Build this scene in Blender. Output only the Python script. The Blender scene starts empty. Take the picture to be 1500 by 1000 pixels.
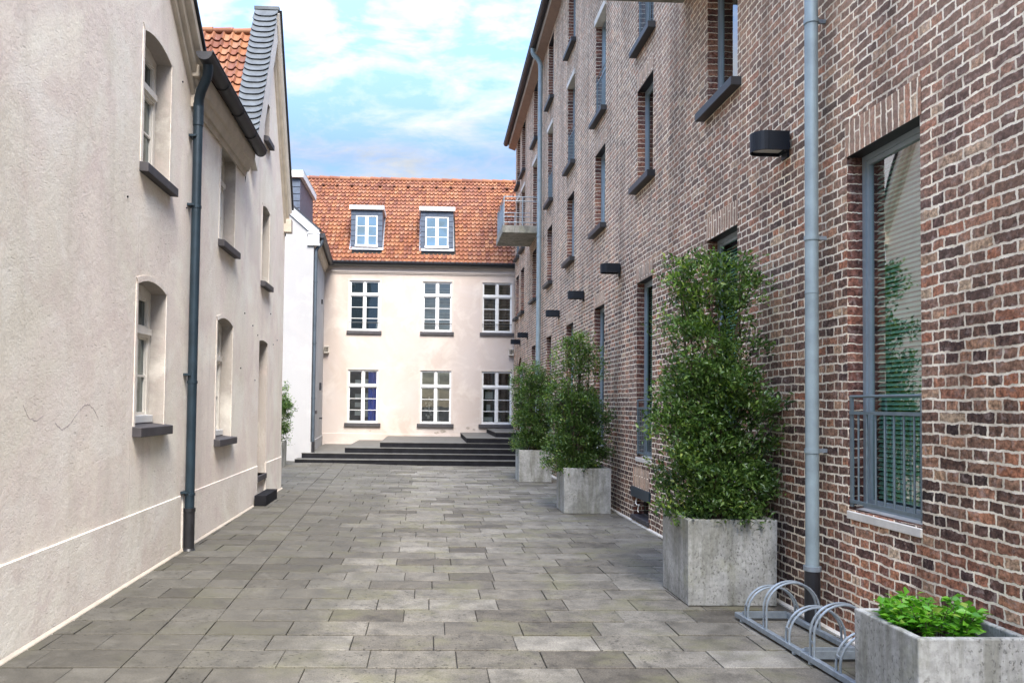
import bpy, bmesh, math, random
import numpy as np
from mathutils import Vector, Matrix
from math import sin, cos, tan, pi, radians as rad, hypot, sqrt, atan2

SC = bpy.context.scene
COL = SC.collection
random.seed(7)
RNG = np.random.default_rng(11)

# ------------------------------------------------------------------ camera
def setup_camera():
    f, yaw, pitch, roll = 1150.0, 40 / 1150, 36 / 1150, 0.012
    F = Vector((sin(yaw) * cos(pitch), cos(yaw) * cos(pitch), sin(pitch)))
    R0 = Vector((cos(yaw), -sin(yaw), 0)); U0 = R0.cross(F)
    R = R0 * cos(roll) + U0 * sin(roll); U = -R0 * sin(roll) + U0 * cos(roll)
    cd = bpy.data.cameras.new('camera'); co = bpy.data.objects.new('camera', cd); COL.objects.link(co)
    m = Matrix((R, U, -F)).transposed().to_4x4(); m.translation = Vector((0, 0, 1.7))
    co.matrix_world = m
    cd.sensor_width = 36; cd.lens = 36 * f / 1500
    cd.shift_x = (750 - 668.46) / 1500; cd.shift_y = (555.47 - 500) / 1500
    cd.clip_start = 0.05; cd.clip_end = 3000
    SC.camera = co
setup_camera()

# ------------------------------------------------------------------ light
SUN_TRAVEL = Vector((-0.11, 0.62, -0.78)).normalized()
def setup_light():
    w = bpy.data.worlds.new('World'); SC.world = w; w.use_nodes = True
    nt = w.node_tree; nt.nodes.clear(); N = nt.nodes.new; L = nt.links.new
    out = N('ShaderNodeOutputWorld'); bg = N('ShaderNodeBackground'); bg.inputs[1].default_value = 0.11
    sky = N('ShaderNodeTexSky'); sky.sky_type = 'NISHITA'; sky.sun_disc = False
    d = -SUN_TRAVEL
    sky.sun_elevation = math.asin(d.z); sky.sun_rotation = atan2(d.x, d.y)
    sky.altitude = 50; sky.air_density = 1.0; sky.dust_density = 0.6; sky.ozone_density = 1.6
    tc = N('ShaderNodeTexCoord'); sep = N('ShaderNodeSeparateXYZ'); L(tc.outputs['Generated'], sep.inputs[0])
    zz = N('ShaderNodeMath'); zz.operation = 'MAXIMUM'; zz.inputs[1].default_value = 0.0; L(sep.outputs[2], zz.inputs[0])
    za = N('ShaderNodeMath'); za.inputs[1].default_value = 0.22; L(zz.outputs[0], za.inputs[0])
    vm = N('ShaderNodeVectorMath'); vm.operation = 'DIVIDE'; cmb = N('ShaderNodeCombineXYZ')
    for i in range(3): L(za.outputs[0], cmb.inputs[i])
    L(tc.outputs['Generated'], vm.inputs[0]); L(cmb.outputs[0], vm.inputs[1])
    mp = N('ShaderNodeMapping'); mp.inputs['Location'].default_value = (2.35, 4.4, 0.7); mp.inputs['Scale'].default_value = (1.25, 1.7, 0.3)
    L(vm.outputs[0], mp.inputs[0])
    n1 = N('ShaderNodeTexNoise'); n1.inputs['Scale'].default_value = 4.2; n1.inputs['Detail'].default_value = 10; n1.inputs['Roughness'].default_value = 0.60
    n1.inputs['Distortion'].default_value = 0.25; L(mp.outputs[0], n1.inputs[0])
    r = N('ShaderNodeValToRGB'); r.color_ramp.elements[0].position = 0.42; r.color_ramp.elements[1].position = 0.70; L(n1.outputs[0], r.inputs[0])
    n2 = N('ShaderNodeTexNoise'); n2.inputs['Scale'].default_value = 4.5; n2.inputs['Detail'].default_value = 10; n2.inputs['Roughness'].default_value = 0.62; L(mp.outputs[0], n2.inputs[0])
    cr = N('ShaderNodeValToRGB'); cr.color_ramp.elements[0].position = 0.38; cr.color_ramp.elements[1].position = 0.60
    cr.color_ramp.elements[0].color = (1.80, 1.90, 2.00, 1); cr.color_ramp.elements[1].color = (2.25, 2.28, 2.28, 1); L(n2.outputs[0], cr.inputs[0])
    tint = N('ShaderNodeMix'); tint.data_type = 'RGBA'; tint.blend_type = 'MULTIPLY'; tint.inputs[0].default_value = 1
    tint.inputs[7].default_value = (0.62, 0.63, 0.67, 1); L(sky.outputs[0], tint.inputs[6])
    mx = N('ShaderNodeMix'); mx.data_type = 'RGBA'; L(r.outputs[0], mx.inputs[0]); L(tint.outputs[2], mx.inputs[6]); L(cr.outputs[0], mx.inputs[7])
    # added fill: sky high overhead, out of view, boosted far beyond a real overcast
    gz = N('ShaderNodeMapRange'); gz.inputs['From Min'].default_value = 0.30; gz.inputs['From Max'].default_value = 0.95
    gz.inputs['To Min'].default_value = 1.0; gz.inputs['To Max'].default_value = 7.2; L(zz.outputs[0], gz.inputs['Value'])
    gm = N('ShaderNodeVectorMath'); gm.operation = 'SCALE'; L(mx.outputs[2], gm.inputs[0]); L(gz.outputs[0], gm.inputs['Scale'])
    L(gm.outputs[0], bg.inputs[0]); L(bg.outputs[0], out.inputs[0])
    ld = bpy.data.lights.new('sun', 'SUN'); ld.energy = 3.1; ld.angle = rad(28); ld.color = (1.0, 0.93, 0.83)
    lo = bpy.data.objects.new('sun', ld); COL.objects.link(lo); lo.rotation_euler = SUN_TRAVEL.to_track_quat('-Z', 'Y').to_euler()
    lo.location = (-20, -15, 30)
    vs = SC.view_settings; SC.display_settings.display_device = 'sRGB'
    vs.view_transform = 'Standard'; vs.look = 'None'; vs.exposure = 1.72; vs.gamma = 1.0; vs.use_curve_mapping = False
setup_light()

# ------------------------------------------------------------------ helpers
def W(p): return Vector(p)
def frame(p0, d, n):
    p0 = Vector(p0); d = Vector((d[0], d[1], 0)); n = Vector((n[0], n[1], 0))
    return lambda s, o, z: p0 + d * s + n * o + Vector((0, 0, z))
FW = lambda s, o, z: Vector((s, o, z))
FB = frame((3.152, 0, 0), (-0.0062, 1), (-1, -0.0062))      # brick wall: s = along +Y, o = out towards the alley
FL = frame((-2.67, 0, 0), (-0.014, 1), (1, 0.014))          # plaster wall
PY = 27.8
FP = frame((0, PY, 0), (1, 0), (0, -1))                     # pink front: s = X
WY = 22.9
FWF = frame((0, WY, 0), (1, 0), (0, -1))                    # white gable front: s = X
_wd = Vector((-3.74 + 3.41, PY - WY)).normalized()
FWS = frame((-3.41, WY, 0), (_wd.x, _wd.y), (_wd.y, -_wd.x))  # white side: s from the corner

class MB:
    def __init__(self, F=FW): self.F = F; self.v = []; self.f = []; self.m = []; self.uv = []
    def face(self, pts, mi=0, swap=False):
        i0 = len(self.v); a = [Vector(p) for p in pts]
        n = Vector((0, 0, 0))
        for k in range(len(a)):
            p, q = a[k], a[(k + 1) % len(a)]
            n += Vector(((p.y - q.y) * (p.z + q.z), (p.z - q.z) * (p.x + q.x), (p.x - q.x) * (p.y + q.y)))
        ax = max(range(3), key=lambda i: abs(n[i]))
        for p in a:
            self.v.append(self.F(p.x, p.y, p.z))
            u = (p.y, p.z) if ax == 0 else (p.x, p.z) if ax == 1 else (p.x, p.y)
            self.uv.append((u[1], u[0]) if swap else u)
        self.f.append(tuple(range(i0, i0 + len(a)))); self.m.append(mi)
    def box(self, s0, s1, o0, o1, z0, z1, mi=0, swap=False, skip=''):
        s0, s1 = min(s0, s1), max(s0, s1); o0, o1 = min(o0, o1), max(o0, o1); z0, z1 = min(z0, z1), max(z0, z1)
        P = lambda a, b, c: ((s0, s1)[a], (o0, o1)[b], (z0, z1)[c])
        for nm, q in (('s', [(0,0,0),(0,0,1),(0,1,1),(0,1,0)]), ('S', [(1,0,0),(1,1,0),(1,1,1),(1,0,1)]),
                      ('o', [(0,0,0),(1,0,0),(1,0,1),(0,0,1)]), ('O', [(0,1,0),(0,1,1),(1,1,1),(1,1,0)]),
                      ('z', [(0,0,0),(0,1,0),(1,1,0),(1,0,0)]), ('Z', [(0,0,1),(1,0,1),(1,1,1),(0,1,1)])):
            if nm not in skip: self.face([P(*c) for c in q], mi, swap)
        return self
    def hexa(self, lo, hi, mi=0):            # two loops of equal length, joined into a closed solid
        n = len(lo)
        self.face(lo[::-1], mi); self.face(hi, mi)
        for k in range(n): self.face([lo[k], lo[(k+1) % n], hi[(k+1) % n], hi[k]], mi)
        return self
    def prism_s(self, s0, s1, prof, mi=0):   # profile in (o,z) swept along s
        return self.hexa([(s0, o, z) for o, z in prof], [(s1, o, z) for o, z in prof], mi)
    def tube(self, path, r, seg=10, mi=0, cap=True):
        P = [Vector(p) for p in path]; rings = []; up = None
        rr = r if isinstance(r, (list, tuple)) else [r] * len(P)
        for i, p in enumerate(P):
            t = (P[min(i+1, len(P)-1)] - P[max(i-1, 0)]).normalized()
            if up is None: up = t.orthogonal().normalized()
            up = (up - t * up.dot(t)).normalized(); b = t.cross(up)
            rings.append([p + (up * cos(2*pi*k/seg) + b * sin(2*pi*k/seg)) * rr[i] for k in range(seg)])
        for a, b in zip(rings, rings[1:]):
            for k in range(seg): self.face([a[k], a[(k+1) % seg], b[(k+1) % seg], b[k]], mi)
        if cap: self.face(rings[0][::-1], mi); self.face(rings[-1], mi)
        return self
    def build(self, name, mat, parent=None, bevel=0, smooth=False, merge=True):
        me = bpy.data.meshes.new(name)
        org = parent_loc(parent) if parent is not None else None
        vs = [tuple(p - org) if org is not None else tuple(p) for p in self.v]
        me.from_pydata(vs, [], self.f)
        uvl = me.uv_layers.new(name='UVMap')
        flat = [c for f in self.f for i in f for c in self.uv[i]]
        uvl.data.foreach_set('uv', flat)
        for m in (mat if isinstance(mat, (list, tuple)) else [mat]): me.materials.append(m)
        me.polygons.foreach_set('material_index', self.m)
        if merge:
            bm = bmesh.new(); bm.from_mesh(me); bmesh.ops.remove_doubles(bm, verts=bm.verts, dist=1e-5)
            bmesh.ops.recalc_face_normals(bm, faces=bm.faces); bm.to_mesh(me); bm.free()
        if smooth:
            me.polygons.foreach_set('use_smooth', [True] * len(me.polygons))
            try: me.set_sharp_from_angle(angle=rad(40))
            except Exception: pass
        o = bpy.data.objects.new(name, me); COL.objects.link(o)
        if parent is not None: o.parent = parent
        if bevel:
            b = o.modifiers.new('bevel', 'BEVEL'); b.width = bevel; b.segments = 2; b.limit_method = 'ANGLE'; b.angle_limit = rad(40)
        return o
def parent_loc(o):
    p = Vector((0, 0, 0))
    while o is not None: p += Vector(o.location); o = o.parent
    return p
def tag(o, label=None, cat=None, group=None, kind=None):
    for k, v in (('label', label), ('category', cat), ('group', group), ('kind', kind)):
        if v: o[k] = v
    return o
def thing(name, label, cat, loc=(0, 0, 0), group=None):
    o = bpy.data.objects.new(name, None); COL.objects.link(o); o.location = loc
    o.empty_display_size = 0.2
    return tag(o, label, cat, group)

# ------------------------------------------------------------------ materials
class NT:
    def __init__(self, name):
        self.mat = bpy.data.materials.new(name); self.mat.use_nodes = True
        self.nt = self.mat.node_tree; self.b = self.nt.nodes['Principled BSDF']; self.out = self.nt.nodes['Material Output']
    def n(self, t, **kw):
        x = self.nt.nodes.new('ShaderNode' + t)
        for k, v in kw.items(): setattr(x, k, v)
        return x
    def l(self, a, b): self.nt.links.new(a, b)
    def val(self, sock, v):
        if hasattr(v, 'is_linked') or isinstance(v, bpy.types.NodeSocket): self.l(v, sock)
        else: sock.default_value = v
    def pos(self): return self.n('NewGeometry').outputs['Position']
    def uv(self): return self.n('UVMap').outputs[0]
    def island(self): return self.n('NewGeometry').outputs['Random Per Island']
    def mapping(self, v, scale=(1, 1, 1), loc=(0, 0, 0)):
        m = self.n('Mapping'); self.l(v, m.inputs[0]); m.inputs['Scale'].default_value = scale; m.inputs['Location'].default_value = loc; return m.outputs[0]
    def noise(self, v, scale, detail=4, rough=0.5, dist=0.0, color=False):
        x = self.n('TexNoise'); self.l(v, x.inputs[0]); x.inputs['Scale'].default_value = scale
        x.inputs['Detail'].default_value = detail; x.inputs['Roughness'].default_value = rough; x.inputs['Distortion'].default_value = dist
        return x.outputs[1 if color else 0]
    def ramp(self, fac, stops, interp='LINEAR'):
        r = self.n('ValToRGB'); self.l(fac, r.inputs[0]); cr = r.color_ramp; cr.interpolation = interp
        while len(cr.elements) < len(stops): cr.elements.new(0.5)
        for e, (p, c) in zip(cr.elements, stops):
            e.position = p; e.color = (c, c, c, 1) if isinstance(c, (int, float)) else (*c, 1)
        return r.outputs[0]
    def mix(self, fac, a, b, mode='MIX'):
        m = self.n('Mix', data_type='RGBA', blend_type=mode); self.val(m.inputs[0], fac)
        for s, v in ((m.inputs[6], a), (m.inputs[7], b)):
            if isinstance(v, tuple) and len(v) == 3: v = (*v, 1)
            self.val(s, v)
        return m.outputs[2]
    def math(self, op, a, b=0.0, clamp=False):
        m = self.n('Math', operation=op); m.use_clamp = clamp; self.val(m.inputs[0], a); self.val(m.inputs[1], b); return m.outputs[0]
    def bump(self, h, strength=0.3, dist=0.01, prev=None):
        b = self.n('Bump'); b.inputs['Strength'].default_value = strength; b.inputs['Distance'].default_value = dist
        self.l(h, b.inputs['Height'])
        if prev is not None: self.l(prev, b.inputs['Normal'])
        return b.outputs[0]
    def done(self, color=None, rough=0.6, metal=0.0, normal=None, spec=None):
        b = self.b
        if color is not None:
            if isinstance(color, tuple): color = (*color, 1) if len(color) == 3 else color
            self.val(b.inputs['Base Color'], color)
        self.val(b.inputs['Roughness'], rough); self.val(b.inputs['Metallic'], metal)
        if normal is not None: self.l(normal, b.inputs['Normal'])
        if spec is not None: b.inputs['Specular IOR Level'].default_value = spec
        return self.mat

def m_plain(name, col, rough=0.6, metal=0.0, var=0.12, scale=6.0, bump=0.1, spec=None):
    t = NT(name); p = t.pos()
    n = t.noise(p, scale, 6, 0.6)
    dk = tuple(c * (1 - var) for c in col); lt = tuple(min(1, c * (1 + var)) for c in col)
    c = t.ramp(n, [(0.3, dk), (0.7, lt)])
    h = t.noise(p, scale * 12, 3)
    return t.done(c, rough, metal, t.bump(h, bump, 0.004), spec)

def m_plaster(name, tones, rough_bump=0.6, dirt=0.25, dirtcol=(0.38, 0.33, 0.27)):
    t = NT(name); p = t.pos(); u = t.uv()
    big = t.noise(t.mapping(p, (1, 1, 0.75)), 0.62, 6, 0.6, 0.8)
    c = t.ramp(big, [(0.30, tones[0]), (0.43, tones[1]), (0.54, tones[2]), (0.66, tones[3])])
    streak = t.noise(t.mapping(p, (3.0, 3.0, 0.5)), 1.0, 6, 0.65, 0.5)     # rain streaks
    c = t.mix(t.math('MULTIPLY', t.ramp(streak, [(0.52, 0.0), (0.76, 1.0)]), dirt), c, dirtcol)
    sp = t.noise(p, 1.5, 8, 0.68, 0.6)
    c = t.mix(t.math('MULTIPLY', t.ramp(sp, [(0.51, 0.0), (0.66, 1.0)]), dirt * 1.2), c, (0.60, 0.47, 0.43))
    sp2 = t.noise(t.mapping(p, (1, 1, 1), (7, 3, 1)), 1.1, 8, 0.65, 0.5)
    c = t.mix(t.math('MULTIPLY', t.ramp(sp2, [(0.50, 0.0), (0.64, 1.0)]), dirt * 1.4), c, (0.88, 0.85, 0.75))
    sc = t.noise(t.mapping(p, (1, 0.5, 1.35)), 44, 3, 0.55, 0.7)
    pm = t.noise(p, 2.1, 4, 0.6)
    pit = t.math('MULTIPLY', t.ramp(sc, [(0.63, 0.0), (0.70, 1.0)]), t.ramp(pm, [(0.42, 0.0), (0.60, 1.0)]))
    c = t.mix(t.math('MULTIPLY', pit, min(0.45, 0.9 * rough_bump)), c, (0.30, 0.26, 0.24))
    fine = t.noise(p, 60, 6, 0.7); mid = t.noise(p, 9, 7, 0.66)
    c = t.mix(rough_bump, c, t.mix(1.0, c, t.ramp(fine, [(0.40, 0.86), (0.60, 1.1)]), 'MULTIPLY'))
    h = t.math('SUBTRACT', t.math('ADD', t.math('MULTIPLY', fine, 0.5), t.math('MULTIPLY', mid, 0.9)), t.math('MULTIPLY', pit, 0.8))
    return t.done(c, 0.9, 0, t.bump(h, rough_bump, 0.018), 0.25)

def m_brick(name, vertical=False, red=0.0, bw=0.235, rh=0.0705, mortar=0.0084):
    t = NT(name); u = t.uv()
    wob = t.n('VectorMath', operation='SUBTRACT'); t.l(t.noise(u, 7, 4, 0.6, color=True), wob.inputs[0]); wob.inputs[1].default_value = (0.5, 0.5, 0.5)
    sc = t.n('VectorMath', operation='SCALE'); t.l(wob.outputs[0], sc.inputs[0]); sc.inputs['Scale'].default_value = 0.040
    wob2 = t.n('VectorMath', operation='SUBTRACT'); t.l(t.noise(u, 38, 3, 0.6, color=True), wob2.inputs[0]); wob2.inputs[1].default_value = (0.5, 0.5, 0.5)
    sc2 = t.n('VectorMath', operation='SCALE'); t.l(wob2.outputs[0], sc2.inputs[0]); sc2.inputs['Scale'].default_value = 0.017
    ad = t.n('VectorMath', operation='ADD'); t.l(u, ad.inputs[0]); t.l(sc.outputs[0], ad.inputs[1])
    ad2 = t.n('VectorMath', operation='ADD'); t.l(ad.outputs[0], ad2.inputs[0]); t.l(sc2.outputs[0], ad2.inputs[1])
    b = t.n('TexBrick'); t.l(ad2.outputs[0], b.inputs['Vector'])
    b.offset = 0.5; b.offset_frequency = 2
    b.squash = 1.0 if vertical else 0.5; b.squash_frequency = 2
    b.inputs['Scale'].default_value = 1.0
    b.inputs['Color1'].default_value = (0, 0, 0, 1); b.inputs['Color2'].default_value = (1, 1, 1, 1); b.inputs['Mortar'].default_value = (0.5, 0.5, 0.5, 1)
    b.inputs['Mortar Size'].default_value = mortar; b.inputs['Mortar Smooth'].default_value = 0.25; b.inputs['Bias'].default_value = 0
    b.inputs['Brick Width'].default_value = bw; b.inputs['Row Height'].default_value = rh
    rnd = t.n('SeparateColor'); t.l(b.outputs['Color'], rnd.inputs[0]); r = rnd.outputs[0]
    patch = t.noise(u, 0.45, 4, 0.55)
    # patch of orange-red repair bricks low on the wall beside the big window
    su = t.n('SeparateXYZ'); t.l(u, su.inputs[0])
    wz = t.noise(u, 1.7, 4, 0.6)
    low = t.ramp(t.math('ADD', t.math('MULTIPLY', su.outputs[1], 0.5), t.math('MULTIPLY', wz, 0.5)), [(0.55, 1.0), (0.75, 0.0)])
    near = t.ramp(t.math('DIVIDE', su.outputs[0], 10.0), [(0.56, 1.0), (0.62, 0.0)])
    warm = t.math('MULTIPLY', low, near)
    stops = [(0.0, (0.032, 0.021, 0.018)), (0.14, (0.068, 0.039, 0.030)), (0.34, (0.125, 0.070, 0.047)), (0.55, (0.175, 0.097, 0.062)),
             (0.74, (0.245, 0.140, 0.088)), (0.87, (0.31, 0.115, 0.058)), (0.95, (0.34, 0.21, 0.125)), (1.0, (0.42, 0.31, 0.20))]
    if red: stops = [(0, (0.05, 0.022, 0.018)), (0.3, (0.10, 0.040, 0.030)), (0.6, (0.155, 0.062, 0.043)), (0.85, (0.21, 0.082, 0.05)), (1, (0.26, 0.13, 0.08))]
    c = t.ramp(r, stops)
    cw = t.ramp(r, [(0.0, (0.06, 0.035, 0.033)), (0.2, (0.14, 0.062, 0.045)), (0.45, (0.25, 0.095, 0.055)), (0.7, (0.34, 0.13, 0.07)), (0.88, (0.40, 0.21, 0.11)), (1.0, (0.47, 0.38, 0.28))])
    if not red: c = t.mix(t.math('MULTIPLY', warm, 0.75), c, cw)
    c = t.mix(t.ramp(patch, [(0.42, 0.0), (0.62, 0.30)]), c, (0.24, 0.135, 0.11))
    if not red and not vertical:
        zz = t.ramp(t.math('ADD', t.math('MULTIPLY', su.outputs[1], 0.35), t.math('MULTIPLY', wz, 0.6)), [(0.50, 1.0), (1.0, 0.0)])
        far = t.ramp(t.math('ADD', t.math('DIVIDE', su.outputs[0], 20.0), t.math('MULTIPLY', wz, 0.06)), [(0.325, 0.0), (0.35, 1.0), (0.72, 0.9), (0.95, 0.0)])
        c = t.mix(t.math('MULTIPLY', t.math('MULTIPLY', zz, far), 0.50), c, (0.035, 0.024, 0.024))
    mott = t.noise(u, 30, 6, 0.7)
    c = t.mix(1.0, c, t.ramp(mott, [(0.36, 0.35), (0.5, 1.0), (0.64, 1.9)]), 'MULTIPLY')
    eff = t.noise(u, 14, 6, 0.7, 0.5)
    c = t.mix(t.ramp(eff, [(0.53, 0.0), (0.68, 0.6)]), c, (0.42, 0.32, 0.28))
    mc = t.mix(t.ramp(t.noise(u, 5, 7, 0.7), [(0.38, 0.0), (0.6, 1.0)]), (0.56, 0.475, 0.36), (0.92, 0.82, 0.66))
    wide = t.noise(u, 3.0, 4, 0.6)
    fac = b.outputs['Fac']
    # cement wash and old whitish bloom, heavier on the upper storeys
    bl = t.math('ADD', t.math('MULTIPLY', su.outputs[1], 0.10), t.math('MULTIPLY', t.noise(u, 0.8, 6, 0.65), 0.7))
    c = t.mix(t.ramp(bl, [(0.55, 0.0), (1.05, 0.40 if not red else 0.0)]), c, (0.50, 0.35, 0.25))
    c2 = t.mix(fac, c, mc)
    stn = t.noise(t.mapping(u, (2.2, 0.28, 1)), 1.0, 6, 0.62, 0.4)            # soot and rain streaks run over brick and mortar alike
    c2 = t.mix(1.0, c2, t.ramp(stn, [(0.36, (0.74, 0.72, 0.69)), (0.50, (1.04, 1.03, 1.0)), (0.66, (1.25, 1.21, 1.14))]), 'MULTIPLY')
    h = t.math('ADD', t.math('MULTIPLY', t.math('SUBTRACT', 1.0, fac), 1.0), t.math('MULTIPLY', mott, 0.55))
    return t.done(c2, 0.88, 0, t.bump(h, 0.8, 0.014), 0.25)

def m_tile(name):
    t = NT(name); p = t.pos(); r = t.island()
    c = t.ramp(r, [(0.0, (0.10, 0.030, 0.015)), (0.2, (0.15, 0.049, 0.021)), (0.5, (0.20, 0.070, 0.027)), (0.75, (0.235, 0.094, 0.036)), (0.92, (0.25, 0.112, 0.052)), (1.0, (0.20, 0.095, 0.054))])
    big = t.noise(p, 0.9, 5, 0.6)
    c = t.mix(t.ramp(big, [(0.42, 0.0), (0.7, 0.45)]), c, (0.19, 0.085, 0.06))
    n = t.noise(p, 18, 6, 0.7)
    c = t.mix(t.ramp(n, [(0.5, 0.0), (0.75, 0.55)]), c, (0.12, 0.075, 0.055))
    n2 = t.noise(p, 11, 5, 0.7)
    c = t.mix(t.ramp(n2, [(0.60, 0.0), (0.75, 0.5)]), c, (0.56, 0.40, 0.30))
    return t.done(c, 0.75, 0, t.bump(n, 0.3, 0.01), 0.35)

def m_slab(name):
    t = NT(name); p = t.pos(); r = t.island()
    c = t.ramp(r, [(0.0, (0.078, 0.069, 0.056)), (0.16, (0.112, 0.101, 0.083)), (0.4, (0.140, 0.128, 0.106)), (0.7, (0.165, 0.152, 0.127)), (0.9, (0.185, 0.172, 0.145)), (1.0, (0.21, 0.196, 0.166))])
    big = t.noise(p, 0.8, 6, 0.6)
    c = t.mix(t.ramp(big, [(0.40, 0.40), (0.56, 0.0)]), c, (0.085, 0.077, 0.062))
    fn = t.noise(p, 90, 4, 0.7); c = t.mix(1.0, c, t.ramp(fn, [(0.38, 0.72), (0.62, 1.2)]), 'MULTIPLY')
    mid = t.noise(p, 5, 7, 0.68)
    c = t.mix(1.0, c, t.ramp(mid, [(0.36, 0.68), (0.5, 1.0), (0.64, 1.22)]), 'MULTIPLY')
    green = t.noise(p, 1.9, 5, 0.6)
    c = t.mix(t.ramp(green, [(0.50, 0.0), (0.66, 0.5)]), c, (0.14, 0.135, 0.075))
    lft = t.n('SeparateXYZ'); t.l(p, lft.inputs[0])                           # slabs turn darker towards the plaster wall, edge broken by noise
    ml = t.math('ADD', t.math('MULTIPLY', lft.outputs[0], 0.25), t.math('MULTIPLY', t.noise(p, 1.1, 5, 0.6), 0.5))
    c = t.mix(t.ramp(ml, [(-0.0, 0.62), (0.0001, 0.62), (0.16, 0.0)]), c, (0.055, 0.052, 0.043))
    pits = t.noise(t.mapping(p, (1, 1.5, 1)), 27, 3, 0.62, 0.4); sel = t.math('FRACT', t.math('MULTIPLY', r, 7.31))
    pit = t.math('MULTIPLY', t.ramp(pits, [(0.62, 0.0), (0.65, 1.0)]), t.ramp(sel, [(0.35, 0.15), (0.6, 1.0)]))
    c = t.mix(t.math('MULTIPLY', pit, 0.85), c, (0.03, 0.027, 0.023))
    wear = t.noise(p, 3.1, 7, 0.7, 0.8)
    c = t.mix(t.ramp(wear, [(0.56, 0.0), (0.70, 0.16)]), c, (0.28, 0.262, 0.225))
    c = t.mix(t.ramp(wear, [(0.30, 0.6), (0.44, 0.0)]), c, (0.060, 0.055, 0.046))
    h = t.math('SUBTRACT', t.math('MULTIPLY', mid, 0.7), pit)
    return t.done(c, t.ramp(mid, [(0.4, 0.62), (0.6, 0.85)]), 0, t.bump(h, 0.5, 0.010), 0.15)

def m_concrete(name, tone=(0.345, 0.343, 0.318), pitted=0.75):
    t = NT(name); p = t.pos(); oi = t.n('ObjectInfo').outputs['Random']
    off = t.n('VectorMath', operation='ADD'); t.l(p, off.inputs[0]); cmb = t.n('CombineXYZ')
    for i in range(3): t.l(t.math('MULTIPLY', oi, 17.0 + i * 3), cmb.inputs[i])
    t.l(cmb.outputs[0], off.inputs[1]); q = off.outputs[0]
    big = t.noise(q, 2.3, 6, 0.62, 0.4)
    c = t.ramp(big, [(0.32, tuple(x * 0.55 for x in tone)), (0.44, tuple(x * 0.82 for x in tone)), (0.56, tone), (0.70, tuple(x * 1.2 for x in tone))])
    st = t.noise(t.mapping(q, (9, 9, 1.2)), 1.0, 5, 0.65)
    c = t.mix(t.ramp(st, [(0.45, 0.0), (0.62, 0.7)]), c, (0.16, 0.158, 0.125))
    gr = t.noise(q, 3.7, 4, 0.6)
    c = t.mix(t.ramp(gr, [(0.56, 0.0), (0.74, 0.35)]), c, (0.28, 0.28, 0.15))
    pits = t.noise(t.mapping(q, (1, 1, 0.7)), 62, 3, 0.6)
    pit = t.math('MULTIPLY', t.ramp(pits, [(0.57, 0.0), (0.65, 1.0)]), t.ramp(t.noise(q, 2.0, 2), [(0.35, 0.2), (0.55, 1.0)]))
    c = t.mix(t.math('MULTIPLY', pit, pitted), c, (0.10, 0.097, 0.085))
    fine = t.noise(q, 24, 6, 0.7)
    c = t.mix(1.0, c, t.ramp(fine, [(0.4, 0.86), (0.6, 1.12)]), 'MULTIPLY')
    return t.done(c, 0.85, 0, t.bump(t.math('SUBTRACT', t.math('MULTIPLY', fine, 0.5), pit), 0.5, 0.006), 0.3)

def m_glass(name, refl=0.25, tint=(0.012, 0.018, 0.018), gc=(0.85, 0.93, 0.93)):
    t = NT(name); fr = t.n('Fresnel'); fr.inputs[0].default_value = 1.5
    g = t.n('BsdfGlossy'); g.inputs['Roughness'].default_value = 0.015; g.inputs['Color'].default_value = (*gc, 1)
    wave = t.noise(t.pos(), 1.6, 1); nb = t.bump(wave, 0.08, 0.02); t.l(nb, g.inputs['Normal'])
    d = t.n('BsdfDiffuse'); d.inputs['Color'].default_value = (*tint, 1)
    m = t.n('MixShader'); t.l(t.math('ADD', fr.outputs[0], refl, True), m.inputs[0]); t.l(d.outputs[0], m.inputs[1]); t.l(g.outputs[0], m.inputs[2])
    t.l(m.outputs[0], t.out.inputs['Surface']); return t.mat
def m_clear(name, refl=0.0, tint=(0.55, 0.76, 0.67), k=0.45):
    t = NT(name); fr = t.n('Fresnel'); fr.inputs[0].default_value = 1.5
    g = t.n('BsdfGlossy'); g.inputs['Roughness'].default_value = 0.012
    wave = t.noise(t.pos(), 1.6, 1); nb = t.bump(wave, 0.06, 0.02); t.l(nb, g.inputs['Normal'])
    d = t.n('BsdfTransparent'); d.inputs['Color'].default_value = (*tint, 1)
    m = t.n('MixShader'); t.l(t.math('ADD', t.math('MULTIPLY', fr.outputs[0], k), refl, True), m.inputs[0]); t.l(d.outputs[0], m.inputs[1]); t.l(g.outputs[0], m.inputs[2])
    t.l(m.outputs[0], t.out.inputs['Surface']); return t.mat

def m_leaf(name, stops, trans=0.35, rough=0.38):
    t = NT(name); r = t.island()
    c = t.ramp(r, stops)
    t.done(c, rough, 0, None, 0.45)
    tr = t.n('BsdfTranslucent'); t.l(t.mix(1.0, c, (1.3, 1.5, 0.7), 'MULTIPLY'), tr.inputs['Color'])
    m = t.n('MixShader'); m.inputs[0].default_value = trans
    t.l(t.b.outputs[0], m.inputs[1]); t.l(tr.outputs[0], m.inputs[2]); t.l(m.outputs[0], t.out.inputs['Surface'])
    return t.mat

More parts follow.
